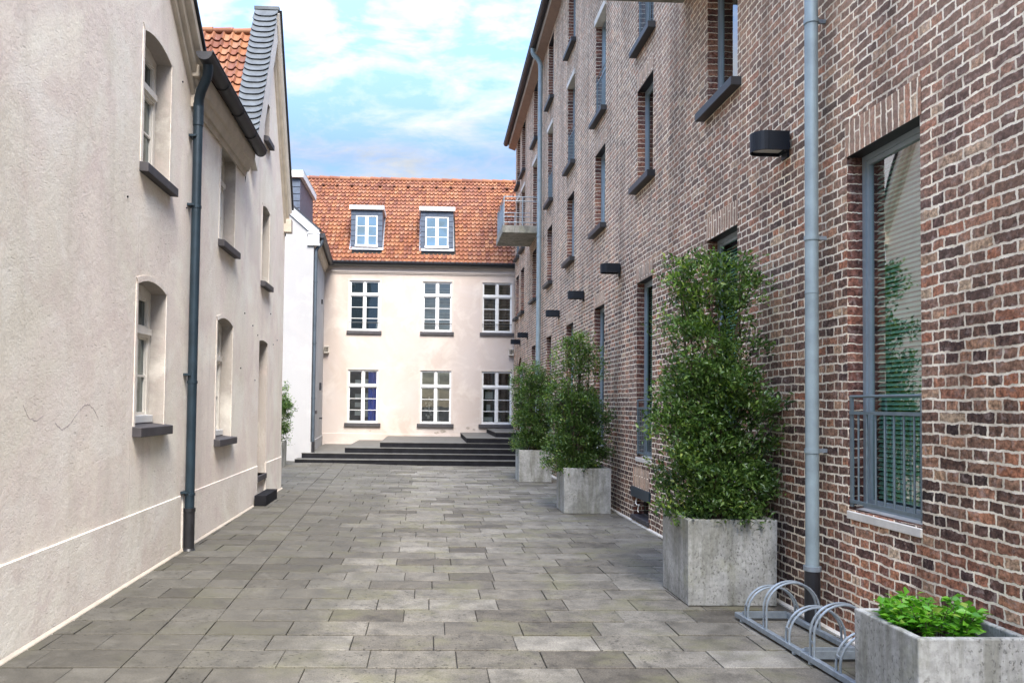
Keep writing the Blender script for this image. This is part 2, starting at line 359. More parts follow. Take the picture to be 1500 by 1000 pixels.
M = {}
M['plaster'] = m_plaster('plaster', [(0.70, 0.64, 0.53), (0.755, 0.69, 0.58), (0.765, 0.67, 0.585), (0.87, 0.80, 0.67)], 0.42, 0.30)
M['plinth'] = m_plaster('plinth_plaster', [(0.67, 0.60, 0.49), (0.73, 0.66, 0.565), (0.75, 0.67, 0.59), (0.85, 0.79, 0.68)], 0.5, 0.35)
M['reveal_shaded'] = m_plaster('shaded_reveal_plaster', [(0.33, 0.30, 0.26), (0.36, 0.325, 0.285), (0.375, 0.335, 0.30), (0.40, 0.36, 0.315)], 0.3, 0.3)  # darker than the wall so recessed jambs look shaded; shade is in the colour
M['trim'] = m_plain('painted_trim', (0.46, 0.40, 0.32), 0.6, 0, 0.15, 5)
M['trim_lt'] = m_plain('pale_trim', (0.57, 0.53, 0.47), 0.6, 0, 0.1, 5)
M['crack'] = m_plain('crack', (0.44, 0.37, 0.34), 0.9, 0, 0.3, 12)
M['pink'] = m_plaster('pink_plaster', [(0.405, 0.336, 0.284), (0.43, 0.366, 0.318), (0.44, 0.38, 0.34), (0.45, 0.398, 0.365)], 0.12, 0.10, (0.55, 0.45, 0.38))
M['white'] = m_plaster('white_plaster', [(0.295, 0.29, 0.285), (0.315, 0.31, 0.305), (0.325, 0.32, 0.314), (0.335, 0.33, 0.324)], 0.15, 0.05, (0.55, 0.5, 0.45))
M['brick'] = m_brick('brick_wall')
M['brick_red'] = m_brick('brick_reveal', red=1.0, bw=0.5, mortar=0.005)
M['brick_soldier'] = m_brick('brick_soldier', vertical=True, bw=0.34, rh=0.067)
M['tile'] = m_tile('roof_tile')
M['slab'] = m_slab('paving_slab')
M['joint'] = m_plain('joint_sand', (0.012, 0.011, 0.009), 0.95, 0, 0.3, 8)
M['slate_light'] = m_plain('slate_coping', (0.060, 0.068, 0.072), 0.65, 0, 0.35, 7)
M['slate'] = m_plain('slate_blue', (0.040, 0.058, 0.090), 0.45, 0, 0.35, 7)
M['sill_slate'] = m_plain('sill_slate', (0.042, 0.038, 0.041), 0.6, 0, 0.25, 9)
M['sill_dark'] = m_plain('sill_metal', (0.022, 0.023, 0.025), 0.5, 0, 0.2, 9)
M['anthracite'] = m_plain('anthracite_metal', (0.016, 0.031, 0.044), 0.42, 0.2, 0.25, 5)
M['gutter_dark'] = m_plain('gutter_dark', (0.020, 0.021, 0.026), 0.5, 0.1, 0.3, 5)
M['zinc'] = m_plain('zinc', (0.255, 0.315, 0.33), 0.5, 0.2, 0.18, 5)
M['galv'] = m_plain('galvanised_steel', (0.27, 0.31, 0.34), 0.42, 0.45, 0.18, 22)
M['rail'] = m_plain('railing_steel', (0.15, 0.19, 0.205), 0.45, 0.3, 0.15, 20)
M['steel_grey'] = m_plain('window_metal', (0.27, 0.32, 0.345), 0.4, 0.25, 0.1, 5)
M['black'] = m_plain('black_paint', (0.014, 0.014, 0.016), 0.45, 0, 0.3, 8)
M['navy'] = m_plain('lamp_paint', (0.006, 0.009, 0.014), 0.5, 0.0, 0.2, 8, 0.1, 0.3)
M['basalt'] = m_plain('basalt_step', (0.010, 0.010, 0.012), 0.85, 0, 0.35, 4, 0.1, 0.15)
M['tread'] = m_plain('step_tread', (0.085, 0.081, 0.069), 0.6, 0, 0.3, 4)
M['white_paint'] = m_plain('white_paint', (0.60, 0.60, 0.585), 0.45, 0, 0.06, 8)
M['cream_paint'] = m_plain('cream_paint', (0.66, 0.62, 0.55), 0.5, 0, 0.1, 8)
M['concrete'] = m_concrete('planter_concrete')
M['slabconc'] = m_concrete('balcony_concrete', (0.33, 0.31, 0.26), 0.3)
M['soffit'] = m_plain('eave_timber', (0.24, 0.16, 0.115), 0.6, 0, 0.15, 4)
M['soil'] = m_plain('soil', (0.03, 0.022, 0.016), 0.95, 0, 0.5, 30, 0.6)
M['bark'] = m_plain('bark', (0.09, 0.065, 0.045), 0.85, 0, 0.3, 40, 0.4)
M['glass'] = m_glass('window_glass', 0.10)
M['glass_sky'] = m_glass('mirror_glass', 0.5, (0.02, 0.03, 0.035), (0.66, 0.86, 0.96))
M['clear'] = m_clear('clear_glass')
M['clear_back'] = m_clear('back_glass', 0.10, (0.85, 0.9, 0.86), 1.0)
M['room'] = m_plain('room_wall', (0.20, 0.18, 0.15), 0.9, 0, 0.6, 2)
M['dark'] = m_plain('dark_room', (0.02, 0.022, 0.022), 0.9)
M['blind'] = m_plain('blind_slat', (0.32, 0.46, 0.40), 0.5, 0.1, 0.05, 5)
M['curtain'] = m_plain('curtain_white', (0.75, 0.75, 0.73), 0.8, 0, 0.05, 5)
M['blue_cloth'] = m_plain('curtain_blue', (0.06, 0.16, 0.75), 0.8, 0, 0.2, 5)
M['stone_pale'] = m_plain('pale_stone', (0.56, 0.52, 0.45), 0.7, 0, 0.15, 7)
M['lampglass'] = m_plain('lamp_diffuser', (0.6, 0.6, 0.58), 0.3)
M['leaf'] = m_leaf('leaf', [(0.0, (0.020, 0.048, 0.012)), (0.35, (0.048, 0.100, 0.022)), (0.7, (0.085, 0.150, 0.034)), (1.0, (0.14, 0.21, 0.048))], 0.28)
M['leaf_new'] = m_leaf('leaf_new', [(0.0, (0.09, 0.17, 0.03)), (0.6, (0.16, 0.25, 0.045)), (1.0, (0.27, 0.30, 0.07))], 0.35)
M['leaf_bright'] = m_leaf('leaf_bright', [(0.0, (0.06, 0.20, 0.015)), (0.5, (0.11, 0.31, 0.025)), (0.93, (0.17, 0.40, 0.035)), (1.0, (0.30, 0.40, 0.07))], 0.35)

# ------------------------------------------------------------------ ground
def ground_z(x, y):
    k = min(1, max(0, (x + 2.6) / 2.2)); return -0.003 * max(0, min(y, 22.6) - 5) * k
def make_ground():
    g = MB(); xs = [-400, -40, -6, -2.6, -0.4, 5, 40, 400]; ys = [-400, -30, 0, 5, 14, 22.6, 40, 900]
    for i in range(len(xs) - 1):
        for j in range(len(ys) - 1):
            g.face([(x, y, ground_z(x, y) - 0.014) for x, y in ((xs[i], ys[j]), (xs[i+1], ys[j]), (xs[i+1], ys[j+1]), (xs[i], ys[j+1]))])
    tag(g.build('ground', M['joint']), kind='structure')
    s = MB(); rnd = random.Random(5)
    pitch, gap = 0.363, 0.0060
    seam = lambda y: -1.73 - 0.041 * y
    def slab(x0, x1, y0, y1, sl=False, sr=False):
        if x1 - x0 < 0.04: return
        ym = (y0 + y1) / 2
        gg = gap * rnd.uniform(0.35, 0.8)
        x0 += gg; x1 -= gg; y0 += gap * rnd.uniform(1.3, 2.1); y1 -= gap * rnd.uniform(1.3, 2.1)
        dz = rnd.uniform(-0.0022, 0.0022); tx = rnd.uniform(-1, 1) * 0.0018; ty = rnd.uniform(-1, 1) * 0.0018
        c = 0.004
        def z(x, y, d=0): return ground_z(x, y) + dz + tx * (1 if x > (x0+x1)/2 else -1) + ty * (1 if y > (y0+y1)/2 else -1) + d
        A = lambda y: (seam(y) - seam(ym)) if sl else 0.0
        B = lambda y: (seam(y) - seam(ym)) if sr else 0.0
        o = [(x0 + A(y0), y0), (x1 + B(y0), y0), (x1 + B(y1), y1), (x0 + A(y1), y1)]; i = [(x0+c + A(y0), y0+c), (x1-c + B(y0), y0+c), (x1-c + B(y1), y1-c), (x0+c + A(y1), y1-c)]
        top = [(x, y, z(x, y)) for x, y in i]; mid = [(x, y, z(x, y, -0.003)) for x, y in o]; bot = [(x, y, z(x, y, -0.03)) for x, y in o]
        s.face(top)
        for k in range(4):
            s.face([mid[k], mid[(k+1) % 4], top[(k+1) % 4], top[k]]); s.face([bot[k], bot[(k+1) % 4], mid[(k+1) % 4], mid[k]])
    y = 1.13; row = 0
    while y < 23.0:
        y1 = y + pitch
        xs_ = -1.73 - 0.041 * (y + y1) / 2                     # long seam running beside the plaster wall
        x = xs_; slab(x, x + 0.36, y, y1, True, True); x += 0.36           # narrow course along the seam
        first = True
        off = (row % 2) * 0.29 + rnd.uniform(-0.10, 0.10)
        while x < 3.3:
            w = (0.30 + off) if first else 0.583 * (1 if rnd.random() > 0.08 else rnd.choice([0.5, 0.75]))
            if first and w < 0.2: w += 0.3
            slab(x, min(x + w, 3.4), y, y1, first, False); x += w; first = False
        x = xs_; first = True
        while x > -6.2:
            w = rnd.choice([0.36, 0.58, 0.58, 0.44]) if not first else 0.3 + (row % 2) * 0.28
            slab(x - w, x, y, y1, False, first); x -= w; first = False
        y = y1; row += 1
    tag(s.build('paving', M['slab'], merge=True), kind='structure')
make_ground()

# ------------------------------------------------------------------ wall building
def clip_poly(poly, planes):
    for (a, b, c) in planes:                       # keep a*s + b*z <= c
        out = []
        for k in range(len(poly)):
            p, q = poly[k], poly[(k+1) % len(poly)]
            dp = a * p[0] + b * p[1] - c; dq = a * q[0] + b * q[1] - c
            if dp <= 1e-9: out.append(p)
            if (dp < 0 < dq) or (dq < 0 < dp):
                t = dp / (dp - dq); out.append((p[0] + (q[0]-p[0]) * t, p[1] + (q[1]-p[1]) * t))
        poly = out
        if len(poly) < 3: return []
    return poly
def wall(mb, s0, s1, z0, z1, holes, o=0.0, dep=0.2, planes=(), rev=1):
    ss = sorted({s0, s1, *[h[0] for h in holes], *[h[1] for h in holes]}); zs = sorted({z0, z1, *[h[2] for h in holes], *[h[3] for h in holes]})
    ss = [x for x in ss if s0 <= x <= s1]; zs = [x for x in zs if z0 <= x <= z1]
    for a, b in zip(ss, ss[1:]):
        for c, d in zip(zs, zs[1:]):
            sm, zm = (a+b)/2, (c+d)/2
            if any(h[0] < sm < h[1] and h[2] < zm < h[3] for h in holes): continue
            p = clip_poly([(a, c), (b, c), (b, d), (a, d)], planes)
            if p: mb.face([(x, o, z) for x, z in p])
    for h in holes:
        a, b, c, d = h[:4]; rise = h[4] if len(h) > 4 else 0; i = o - dep
        e = d - rise
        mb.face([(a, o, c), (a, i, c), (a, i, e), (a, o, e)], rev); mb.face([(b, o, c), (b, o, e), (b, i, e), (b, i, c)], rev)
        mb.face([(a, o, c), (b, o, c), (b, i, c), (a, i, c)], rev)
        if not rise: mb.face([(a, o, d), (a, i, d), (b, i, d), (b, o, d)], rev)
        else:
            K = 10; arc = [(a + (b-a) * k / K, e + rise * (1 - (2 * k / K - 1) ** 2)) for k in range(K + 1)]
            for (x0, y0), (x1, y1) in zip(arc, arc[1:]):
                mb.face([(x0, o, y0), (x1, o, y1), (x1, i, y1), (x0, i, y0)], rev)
                if d - min(y0, y1) > 1e-6: mb.face([(x0, o, y0), (x1, o, y1), (x1, o, d), (x0, o, d)][:4 if d - max(y0, y1) > 1e-6 else 4])
def band(mb, p, q, t, o0, o1, mi=0):               # board along a sloped line in the wall plane, thickness t measured down from the line
    (s0, z0), (s1, z1) = p, q; L = hypot(s1-s0, z1-z0); nx, nz = (z1-z0)/L, -(s1-s0)/L
    if nz > 0: nx, nz = -nx, -nz
    lo = [(s0, o0, z0), (s1, o0, z1), (s1 + nx*t, o0, z1 + nz*t), (s0 + nx*t, o0, z0 + nz*t)]
    mb.hexa(lo, [(s, o1, z) for s, _, z in lo], mi)

def casement(F, par, s0, s1, z0, z1, o, mat, tz=0.75, rows=3, glass='glass', top_rows=1, fw=0.06, label=None, rise=0.0, low=None, mull=0.085, bar=0.022):
    m = MB(F); d = 0.06
    zt = z0 + (z1 - z0) * tz; sc = (s0 + s1) / 2
    m.box(s0, s0 + fw, o - d, o, z0, z1); m.box(s1 - fw, s1, o - d, o, z0, z1)
    m.box(s0 + fw, s1 - fw, o - d, o, z0, z0 + fw * 1.3)
    m.box(s0 + fw, s1 - fw, o - d, o, z1 - fw - rise, z1)
    if tz < 1:
        m.box(s0 + fw, s1 - fw, o - d, o + 0.012, zt - 0.05, zt + 0.05)
        m.box(s0 + fw * 0.6, s1 - fw * 0.6, o, o + 0.03, zt - 0.02, zt + 0.045)
    if mull:
        m.box(sc - mull/2, sc + mull/2, o - d, o + 0.006, z0 + fw * 1.3, (zt - 0.05) if tz < 1 else z1 - fw - rise)
        if tz < 1: m.box(sc - mull/2 * 0.8, sc + mull/2 * 0.8, o - d, o + 0.006, zt + 0.05, z1 - fw - rise)
    spans = [(s0 + fw, sc - mull/2), (sc + mull/2, s1 - fw)] if mull else [(s0 + fw, s1 - fw)]
    zb, ze = z0 + fw * 1.3, (zt - 0.05) if tz < 1 else z1 - fw - rise
    for a, b in spans:
        st = 0.02                                   # sash stiles
        for (c, e) in ([(zb, ze)] + ([(zt + 0.05, z1 - fw - rise)] if tz < 1 else [])):
            m.box(a, a + st, o - 0.05, o - 0.012, c, e); m.box(b - st, b, o - 0.05, o - 0.012, c, e)
            m.box(a + st, b - st, o - 0.05, o - 0.012, c, c + st * 1.2); m.box(a + st, b - st, o - 0.05, o - 0.012, e - st, e)
        for k in range(1, rows):
            z = zb + (ze - zb) * k / rows; m.box(a + st, b - st, o - 0.045, o - 0.016, z - bar/2, z + bar/2)
        for k in range(1, top_rows):
            z = zt + (z1 - zt) * k / top_rows; m.box(a + st, b - st, o - 0.045, o - 0.016, z - bar/2, z + bar/2)
    w = m.build('window', M[mat], par)
    if label: w['label'] = label
    p = MB(F); p.face([(s0 + 0.01, o - 0.035, z0 + 0.01), (s1 - 0.01, o - 0.035, z0 + 0.01), (s1 - 0.01, o - 0.035, z1 - 0.01), (s0 + 0.01, o - 0.035, z1 - 0.01)])
    p.build('pane', M[glass], w)
    return w

def pantiles(P0, X, Uv, ncol, nrow, w, h, cut=None, amp=0.035, lip=0.03):
    """P0 = bottom left corner on the slope, X = unit along the eave, Uv = unit up the slope."""
    P0, X, Uv = Vector(P0), Vector(X).normalized(), Vector(Uv).normalized(); Nn = X.cross(Uv).normalized()
    if Nn.z < 0: Nn = -Nn
    mb = MB(); rnd = random.Random(3); K = 7
    prof = []
    for k in range(K + 1):
        t = k / K
        z = amp * (sin(pi * t / 0.62) ** 1 * -0.45 if t < 0.62 else sin(pi * (t - 0.62) / 0.38) * 1.0)
        prof.append((t * 1.02, z))
    for r in range(nrow):
        for c in range(ncol):
            ctr = P0 + X * ((c + 0.5) * w) + Uv * ((r + 0.5) * h)
            if cut and not cut(ctr): continue
            jit = rnd.uniform(-0.004, 0.004); jz = rnd.uniform(-0.004, 0.006)
            lo, hi, un = [], [], []
            for t, z in prof:
                b = P0 + X * ((c + t) * w + jit)
                lo.append(b + Uv * (r * h - 0.02 + jit) + Nn * (z + lip + jz)); hi.append(b + Uv * ((r + 1) * h + 0.01) + Nn * z)
                un.append(b + Uv * (r * h - 0.02 + jit) + Nn * (z + jz + 0.004))
            for k in range(K):
                mb.face([lo[k], lo[k+1], hi[k+1], hi[k]]); mb.face([un[k], un[k+1], lo[k+1], lo[k]])
    return mb

# ------------------------------------------------------------------ plaster house (left)
def plaster_house():
    H = thing('plaster_house', 'cream grey plaster house with two steep gables and a dark downpipe, left of the alley', 'house', FL(8, -0.3, 0))
    W1 = (7.55, 8.37, 3.97, 5.33, 0.07); W2 = (7.53, 8.37, 1.45, 2.88, 0.07)
    W3 = (10.50, 11.34, 3.85, 5.22, 0.07); W4 = (10.50, 11.36, 1.20, 2.84, 0.07)
    W5 = (13.32, 13.96, 3.74, 5.06, 0.05); W6 = (13.36, 13.78, 6.22, 6.88, 0.0)
    DR = (13.27, 14.0, 0.45, 2.75, 0.03)
    W0 = (4.0, 4.85, 3.97, 5.33, 0.07)               # nearer windows, out of frame beside the camera
    W0b = (1.0, 1.85, 1.45, 2.88, 0.07)
    m = MB(FL)
    k1 = 0.86; a1 = (4.3, 5.5 + k1 * 4.75)           # near gable
    e1 = 9.05
    wall(m, -1.2, e1, 0.60, a1[1], [W1, W2, W0b], planes=[(k1, 1, a1[1] + k1 * a1[0]), (-k1, 1, a1[1] - k1 * a1[0])])
    wall(m, e1, 11.95, 0.60, 5.40, [W3, W4])
    k3 = 1.83; a3 = (13.86, 8.50); e3 = 15.56
    wall(m, 11.95, e3, 0.60, a3[1], [W5, W6, DR], planes=[(k3, 1, a3[1] + k3 * a3[0]), (-k3, 1, a3[1] - k3 * a3[0])])
    m.face([(e3, 0, 0), (e3, -8, 0), (e3, -8, 5.3), (e3, 0, 5.3)]); m.face([(-1.2, 0, 0), (-1.2, -8, 0), (-1.2, -8, 5), (-1.2, 0, 5)])
    m.face([(-1.2, -8, 0), (e3, -8, 0), (e3, -8, 5.3), (-1.2, -8, 5.3)])
    m.build('wall', [M['plaster'], M['reveal_shaded']], H)
    # plinth, slightly proud, with a pale rounded top edge; door opening left free
    p = MB(FL)
    for a, b in ((-1.2, 9.02), (9.10, DR[0]), (DR[1], e3 + 0.025)):
        p.prism_s(a, b, [(-0.02, 0), (0.012, 0), (0.012, 0.622), (0.007, 0.627), (-0.02, 0.627)])
    p.build('plinth', M['plinth'], H)
    q = MB(FL)
    for a, b in ((-1.2, 12.9), (DR[1] + 0.1, e3 + 0.04)): q.prism_s(a, b, [(0.02, -0.01), (0.046, -0.01), (0.040, 0.008), (0.02, 0.026)])
    q.build('base_strip', M['trim'], H)
    # thin raised surrounds round the window openings
    def surround(w):
        b = MB(FL); a, c, z0, z1, r = w; t = 0.05; K = 10; e = z1 - r
        arc = [(a + (c-a) * k / K, e + r * (1 - (2*k/K - 1) ** 2)) for k in range(K + 1)]
        out = [(a - t + (c - a + 2*t) * k / K, e + t + r * (1 - (2*k/K - 1) ** 2)) for k in range(K + 1)]
        for k in range(K):
            b.hexa([(arc[k][0], 0.0, arc[k][1]), (arc[k+1][0], 0.0, arc[k+1][1]), (out[k+1][0], 0.0, out[k+1][1]), (out[k][0], 0.0, out[k][1])],
                   [(arc[k][0], 0.006, arc[k][1]), (arc[k+1][0], 0.006, arc[k+1][1]), (out[k+1][0], 0.006, out[k+1][1]), (out[k][0], 0.006, out[k][1])])
        b.box(a - t, a, 0, 0.006, z0, e); b.box(c, c + t, 0, 0.006, z0, e)
        return b
    for w, sl in ((W1, .13), (W2, .13), (W3, .12), (W4, .12), (W5, .10), (W6, .09), (W0b, .13)):
        nar = w in (W5, W6)
        c = casement(FL, H, w[0] + 0.01, w[1] - 0.01, w[2] + 0.02, w[3] - 0.01, -0.155, 'cream_paint', 0.66 if not nar else 1.0, 2, 'glass', 1, 0.065, None, w[4] * 0.9, mull=0.10 if not nar else 0.0)
        s = MB(FL); o1 = 0.085
        s.hexa([(w[0] - 0.06, -0.15, w[2] - 0.085), (w[1] + 0.06, -0.15, w[2] - 0.085), (w[1] + 0.06, o1, w[2] - 0.10), (w[0] - 0.06, o1, w[2] - 0.10)],
               [(w[0] - 0.06, -0.15, w[2] + 0.02), (w[1] + 0.06, -0.15, w[2] + 0.02), (w[1] + 0.06, o1, w[2] - 0.01), (w[0] - 0.06, o1, w[2] - 0.01)])
        s.build('sill', M['sill_slate'], c, bevel=0.006)
        if w is not W6: surround(w).build('surround', M['plinth'], c)
        if w in (W1, W2, W3, W4):
            l = MB(FL); l.box(w[0] + 0.02, w[1] - 0.02, -0.155, -0.10, w[2] + 0.02, w[2] + 0.10); l.build('ledge', M['white_paint'], c, bevel=0.008)
    # door with its threshold and the block step in front
    d = MB(FL); d.box(DR[0] + 0.02, DR[1] - 0.02, -0.20, -0.16, DR[2], DR[3] - 0.02)
    for zz0, zz1 in ((0.6, 1.3), (1.45, 2.3)): d.box(DR[0] + 0.12, DR[1] - 0.12, -0.16, -0.145, zz0, zz1)
    dd = d.build('door', M['trim'], H)
    hb = MB(FL); hb.tube([(DR[0] + 0.1, -0.16, 1.4), (DR[0] + 0.1, -0.10, 1.4), (DR[0] + 0.2, -0.10, 1.4)], 0.01); hb.build('handle', M['galv'], dd)
    th = MB(FL); th.box(DR[0], DR[1], -0.19, 0.03, 0.36, 0.45); th.build('threshold', M['sill_slate'], H, bevel=0.006)
    th2 = MB(FL); th2.box(DR[0], DR[1], -0.20, -0.02, 0.0, 0.36); th2.build('step_riser', M['plinth'], H)
    sb = MB(FL); sb.box(12.96, 13.98, 0.03, 0.22, 0.0, 0.17); sb.build('door_step', M['basalt'], H, bevel=0.008)
    # near gable verge mouldings
    v = MB(FL); pe = (e1 + 0.10, 5.50); pt = (a1[0], a1[1] + 0.12)
    def on(t, off=0): return (pe[0] + (pt[0] - pe[0]) * t, pe[1] + (pt[1] - pe[1]) * t + off)
    band(v, on(0, 0.02), on(1, 0.02), 0.10, -0.02, 0.17); band(v, on(0, -0.10), on(1, -0.10), 0.10, -0.02, 0.10); band(v, on(0, -0.23), on(1, -0.23), 0.07, -0.02, 0.05)
    v.box(e1 - 0.10, e1 + 0.10, -0.02, 0.13, 5.40, 5.54)
    v.build('verge_moulding', M['trim'], H, bevel=0.012)
    v2 = MB(FL); band(v2, on(-0.01, 0.055), on(1, 0.055), 0.025, -0.6, 0.20)
    v2.build('verge_flashing', M['gutter_dark'], H)
    # roofs: near gable (ridge runs away from the alley), link, far gable
    r = MB(FL)
    r.hexa([(e1 + 0.1, 0.1, 5.52), (e1 + 0.1, -8, 5.52), (a1[0], -8, a1[1] + .15), (a1[0], 0.1, a1[1] + .15)],
           [(e1 + 0.1, 0.1, 5.42), (e1 + 0.1, -8, 5.42), (a1[0], -8, a1[1] + .05), (a1[0], 0.1, a1[1] + .05)])
    r.hexa([(-1.3, 0.1, 4.6), (-1.3, -8, 4.6), (a1[0], -8, a1[1] + .15), (a1[0], 0.1, a1[1] + .15)],
           [(-1.3, 0.1, 4.5), (-1.3, -8, 4.5), (a1[0], -8, a1[1] + .05), (a1[0], 0.1, a1[1] + .05)])
    r.hexa([(9.0, 0.215, 5.61), (11.90, 0.215, 5.52), (11.90, -4, 7.3), (9.0, -4, 7.3)], [(9.0, 0.17, 5.52), (11.90, 0.17, 5.46), (11.90, -4, 7.14), (9.0, -4, 7.14)])
    r.hexa([(e3 + .12, 0.0, 5.1), (e3 + .12, -8, 5.1), (a3[0], -8, 8.28), (a3[0], 0.0, 8.28)], [(e3 + .12, 0.0, 5.0), (e3 + .12, -8, 5.0), (a3[0], -8, 8.18), (a3[0], 0.0, 8.18)])
    r.hexa([(12.05, -0.1, 4.95), (12.05, -8, 4.95), (a3[0], -8, 8.21), (a3[0], -0.1, 8.21)], [(12.15, -0.1, 4.95), (12.15, -8, 4.95), (a3[0], -8, 8.16), (a3[0], -0.1, 8.16)])
    r.build('roof_deck', M['joint'], H)
    L = sqrt(1 + k3 * k3); up = Vector((-0.014 / L, 1 / L, k3 / L))
    P0 = FL(12.12, -0.31 - 0.165 * 30, 5.08)
    pt_ = pantiles(P0, (1, 0.014, 0), up, 30, 19, 0.165, 0.186, amp=0.040, lip=0.034)
    pt_.build('roof', M['tile'], H, smooth=True)
    rg = MB(FL)
    for k in range(14):
        o0 = -0.31 - k * 0.36; rg.tube([(a3[0] - 0.02, o0, 8.24), (a3[0] - 0.02, o0 - 0.38, 8.23)], [0.065, 0.055], 10)
    rg.build('ridge_tiles', M['tile'], H, smooth=True)
    # slate covered raised coping on the near slope of the far gable
    sl = MB(FL); n = 23; bot = (12.30, 5.76); top = (a3[0] - 0.0, a3[1] + 0.16)
    dz = (top[1] - bot[1]) / n; ds = (top[0] - bot[0]) / n; nrm = Vector((-k3, 0, 1)).normalized()
    for k in range(n):
        s0, z0 = bot[0] + ds * k, bot[1] + dz * k
        lo = []; K = 14
        lift = 0.045; oj = random.uniform(-0.006, 0.006)
        pts = []
        for j in range(K + 1):
            t = j / K; o = -0.31 + t * 0.41 + oj
            sag = -1.15 * (1 - abs(2 * t - 1) ** 3.4)      # curved lower edge
            pts.append((s0 + ds * sag * 0.5, o, z0 + dz * sag * 0.5))
        A = [(p[0] + nrm.x * lift, p[1], p[2] + nrm.z * lift) for p in pts]
        B = [(s0 + ds * 1.3, -0.31 + (j / K) * 0.41 + oj, z0 + dz * 1.3) for j in range(K + 1)]
        A2 = [(p[0] + nrm.x * (lift - 0.022), p[1], p[2] + nrm.z * (lift - 0.022)) for p in pts]
        for j in range(K):
            sl.face([A[j], A[j+1], B[j+1], B[j]]); sl.face([A2[j], A2[j+1], A[j+1], A[j]])
    sl.build('slate_coping', M['slate_light'], H)
    cb = MB(FL); band(cb, (bot[0] - 0.15, bot[1] - 0.15 * k3), (top[0], top[1] - 0.02), 0.30, -0.31, 0.09)
    cb.build('coping_core', M['trim_lt'], H)
    cc = MB(FL); cc.box(a3[0] - 0.04, a3[0] + 0.05, -0.32, 0.12, top[1] - 0.02, top[1] + 0.05); cc.build('coping_cap', M['slate_light'], H, bevel=0.01)
    # right verge of the far gable
    v = MB(FL); A = (a3[0] + 0.0, a3[1] + 0.10); B = (e3 + 0.02, a3[1] + 0.10 - k3 * (e3 + 0.02 - a3[0]))
    band(v, A, B, 0.10, -0.02, 0.13); 
    v.build('far_verge_board', M['trim_lt'], H)
    v = MB(FL); sh = lambda p, d: (p[0], p[1] - d)
    band(v, sh(A, 0.20), sh(B, 0.20), 0.09, -0.02, 0.09); band(v, sh(A, 0.40), sh(B, 0.40), 0.06, -0.02, 0.04)
    v.box(e3 - 0.13, e3 + 0.06, -0.02, 0.14, B[1] - 0.42, B[1] - 0.16)
    v.build('verge_moulding', M['trim'], H, bevel=0.01)
    v = MB(FL); band(v, sh(A, -0.05), sh(B, -0.05), 0.035, -0.28, 0.165); v.build('verge_flashing', M['black'], H)
    # eaves cornice, half round gutter, downpipe
    c = MB(FL); ce = 11.88
    c.prism_s(9.08, ce, [(0, 5.10), (0.03, 5.10), (0.04, 5.17), (0.07, 5.17), (0.11, 5.27), (0.14, 5.28), (0.165, 5.40), (0.165, 5.50), (0.0, 5.50)])
    c.build('cornice', M['trim'], H, bevel=0.004)
    g = MB(FL); gs, ge, go, gz, gr = 8.74, 11.92, 0.235, 5.60, 0.092
    zz_ = lambda s: 5.60 - 0.030 * (s - gs)
    K = 12
    for s0, s1 in ((gs, ge),):
        for k in range(K):
            a, b = pi + pi * k / K, pi + pi * (k + 1) / K
            for rr in (gr, gr - 0.006): g.face([(s0, go + rr * cos(a), zz_(s0) + rr * sin(a)), (s1, go + rr * cos(a), zz_(s1) + rr * sin(a)), (s1, go + rr * cos(b), zz_(s1) + rr * sin(b)), (s0, go + rr * cos(b), zz_(s0) + rr * sin(b))])
    for s in (gs, ge): g.face([(s, go + gr * cos(pi + pi * k / K), zz_(s) + gr * sin(pi + pi * k / K)) for k in range(K + 1)])
    g.tube([(gs, go + gr, zz_(gs) + 0.005), (ge, go + gr, zz_(ge) + 0.005)], 0.010, 6)
    gg = g.build('gutter', M['gutter_dark'], H, smooth=True)
    for s in (9.55, 10.35, 11.15):
        gb = MB(FL); gb.tube([(s, go + (gr + .004) * cos(pi + pi * k / 10), zz_(s) + (gr + .004) * sin(pi + pi * k / 10)) for k in range(11)], 0.008, 6)
        gb.build('gutter_bracket', M['black'], gg)
    d = MB(FL); po, ps = 0.085, 9.10
    d.tube([(8.90, go, gz - 0.05), (8.91, go, gz - 0.14), (8.94, go - 0.02, gz - 0.22), (9.02, po + 0.05, gz - 0.34), (9.08, po + .01, gz - 0.41), (9.10, po, gz - 0.52)], 0.056, 14)
    d.tube([(ps, po, gz - 0.50), (ps, po, 0.40)], 0.053, 16); d.tube([(ps, po, gz - 0.72), (ps, po, gz - 0.46)], 0.060, 14)
    for z in (3.92, 1.9, 0.62): d.tube([(ps, po, z), (ps, po, z + 0.03)], 0.060, 14)
    dp = d.build('downpipe', M['anthracite'], H, smooth=True)
    k = MB(FL); k.tube([(ps, po, 0.02), (ps, po, 0.46)], 0.061, 16); k.tube([(ps, po, 0.44), (ps, po, 0.48)], 0.068, 16); k.tube([(ps, po, 0.0), (ps, po, 0.03)], [0.075, 0.058], 16)
    k.build('standpipe', M['black'], dp, smooth=True)
    for z in (3.95, 2.0, 0.66, 4.75):
        k = MB(FL); k.box(ps - 0.075, ps + 0.075, 0.0, po, z - 0.012, z + 0.012); k.build('pipe_clamp', M['anthracite'], dp)
    # small rusty fixings left in the plaster
    for s, z in ((12.1, 3.05), (12.7, 2.92), (13.1, 2.80), (14.2, 3.28), (14.5, 2.75), (14.9, 2.86), (11.9, 2.2), (12.95, 2.05), (9.0, 3.9), (7.2, 3.55), (8.75, 5.25)):
        f = MB(FL); f.tube([(s, -0.01, z), (s, 0.012, z)], 0.010, 8); f.build('wall_fixing', M['black'], H)
    # old hairline cracks
    rnd = random.Random(9)
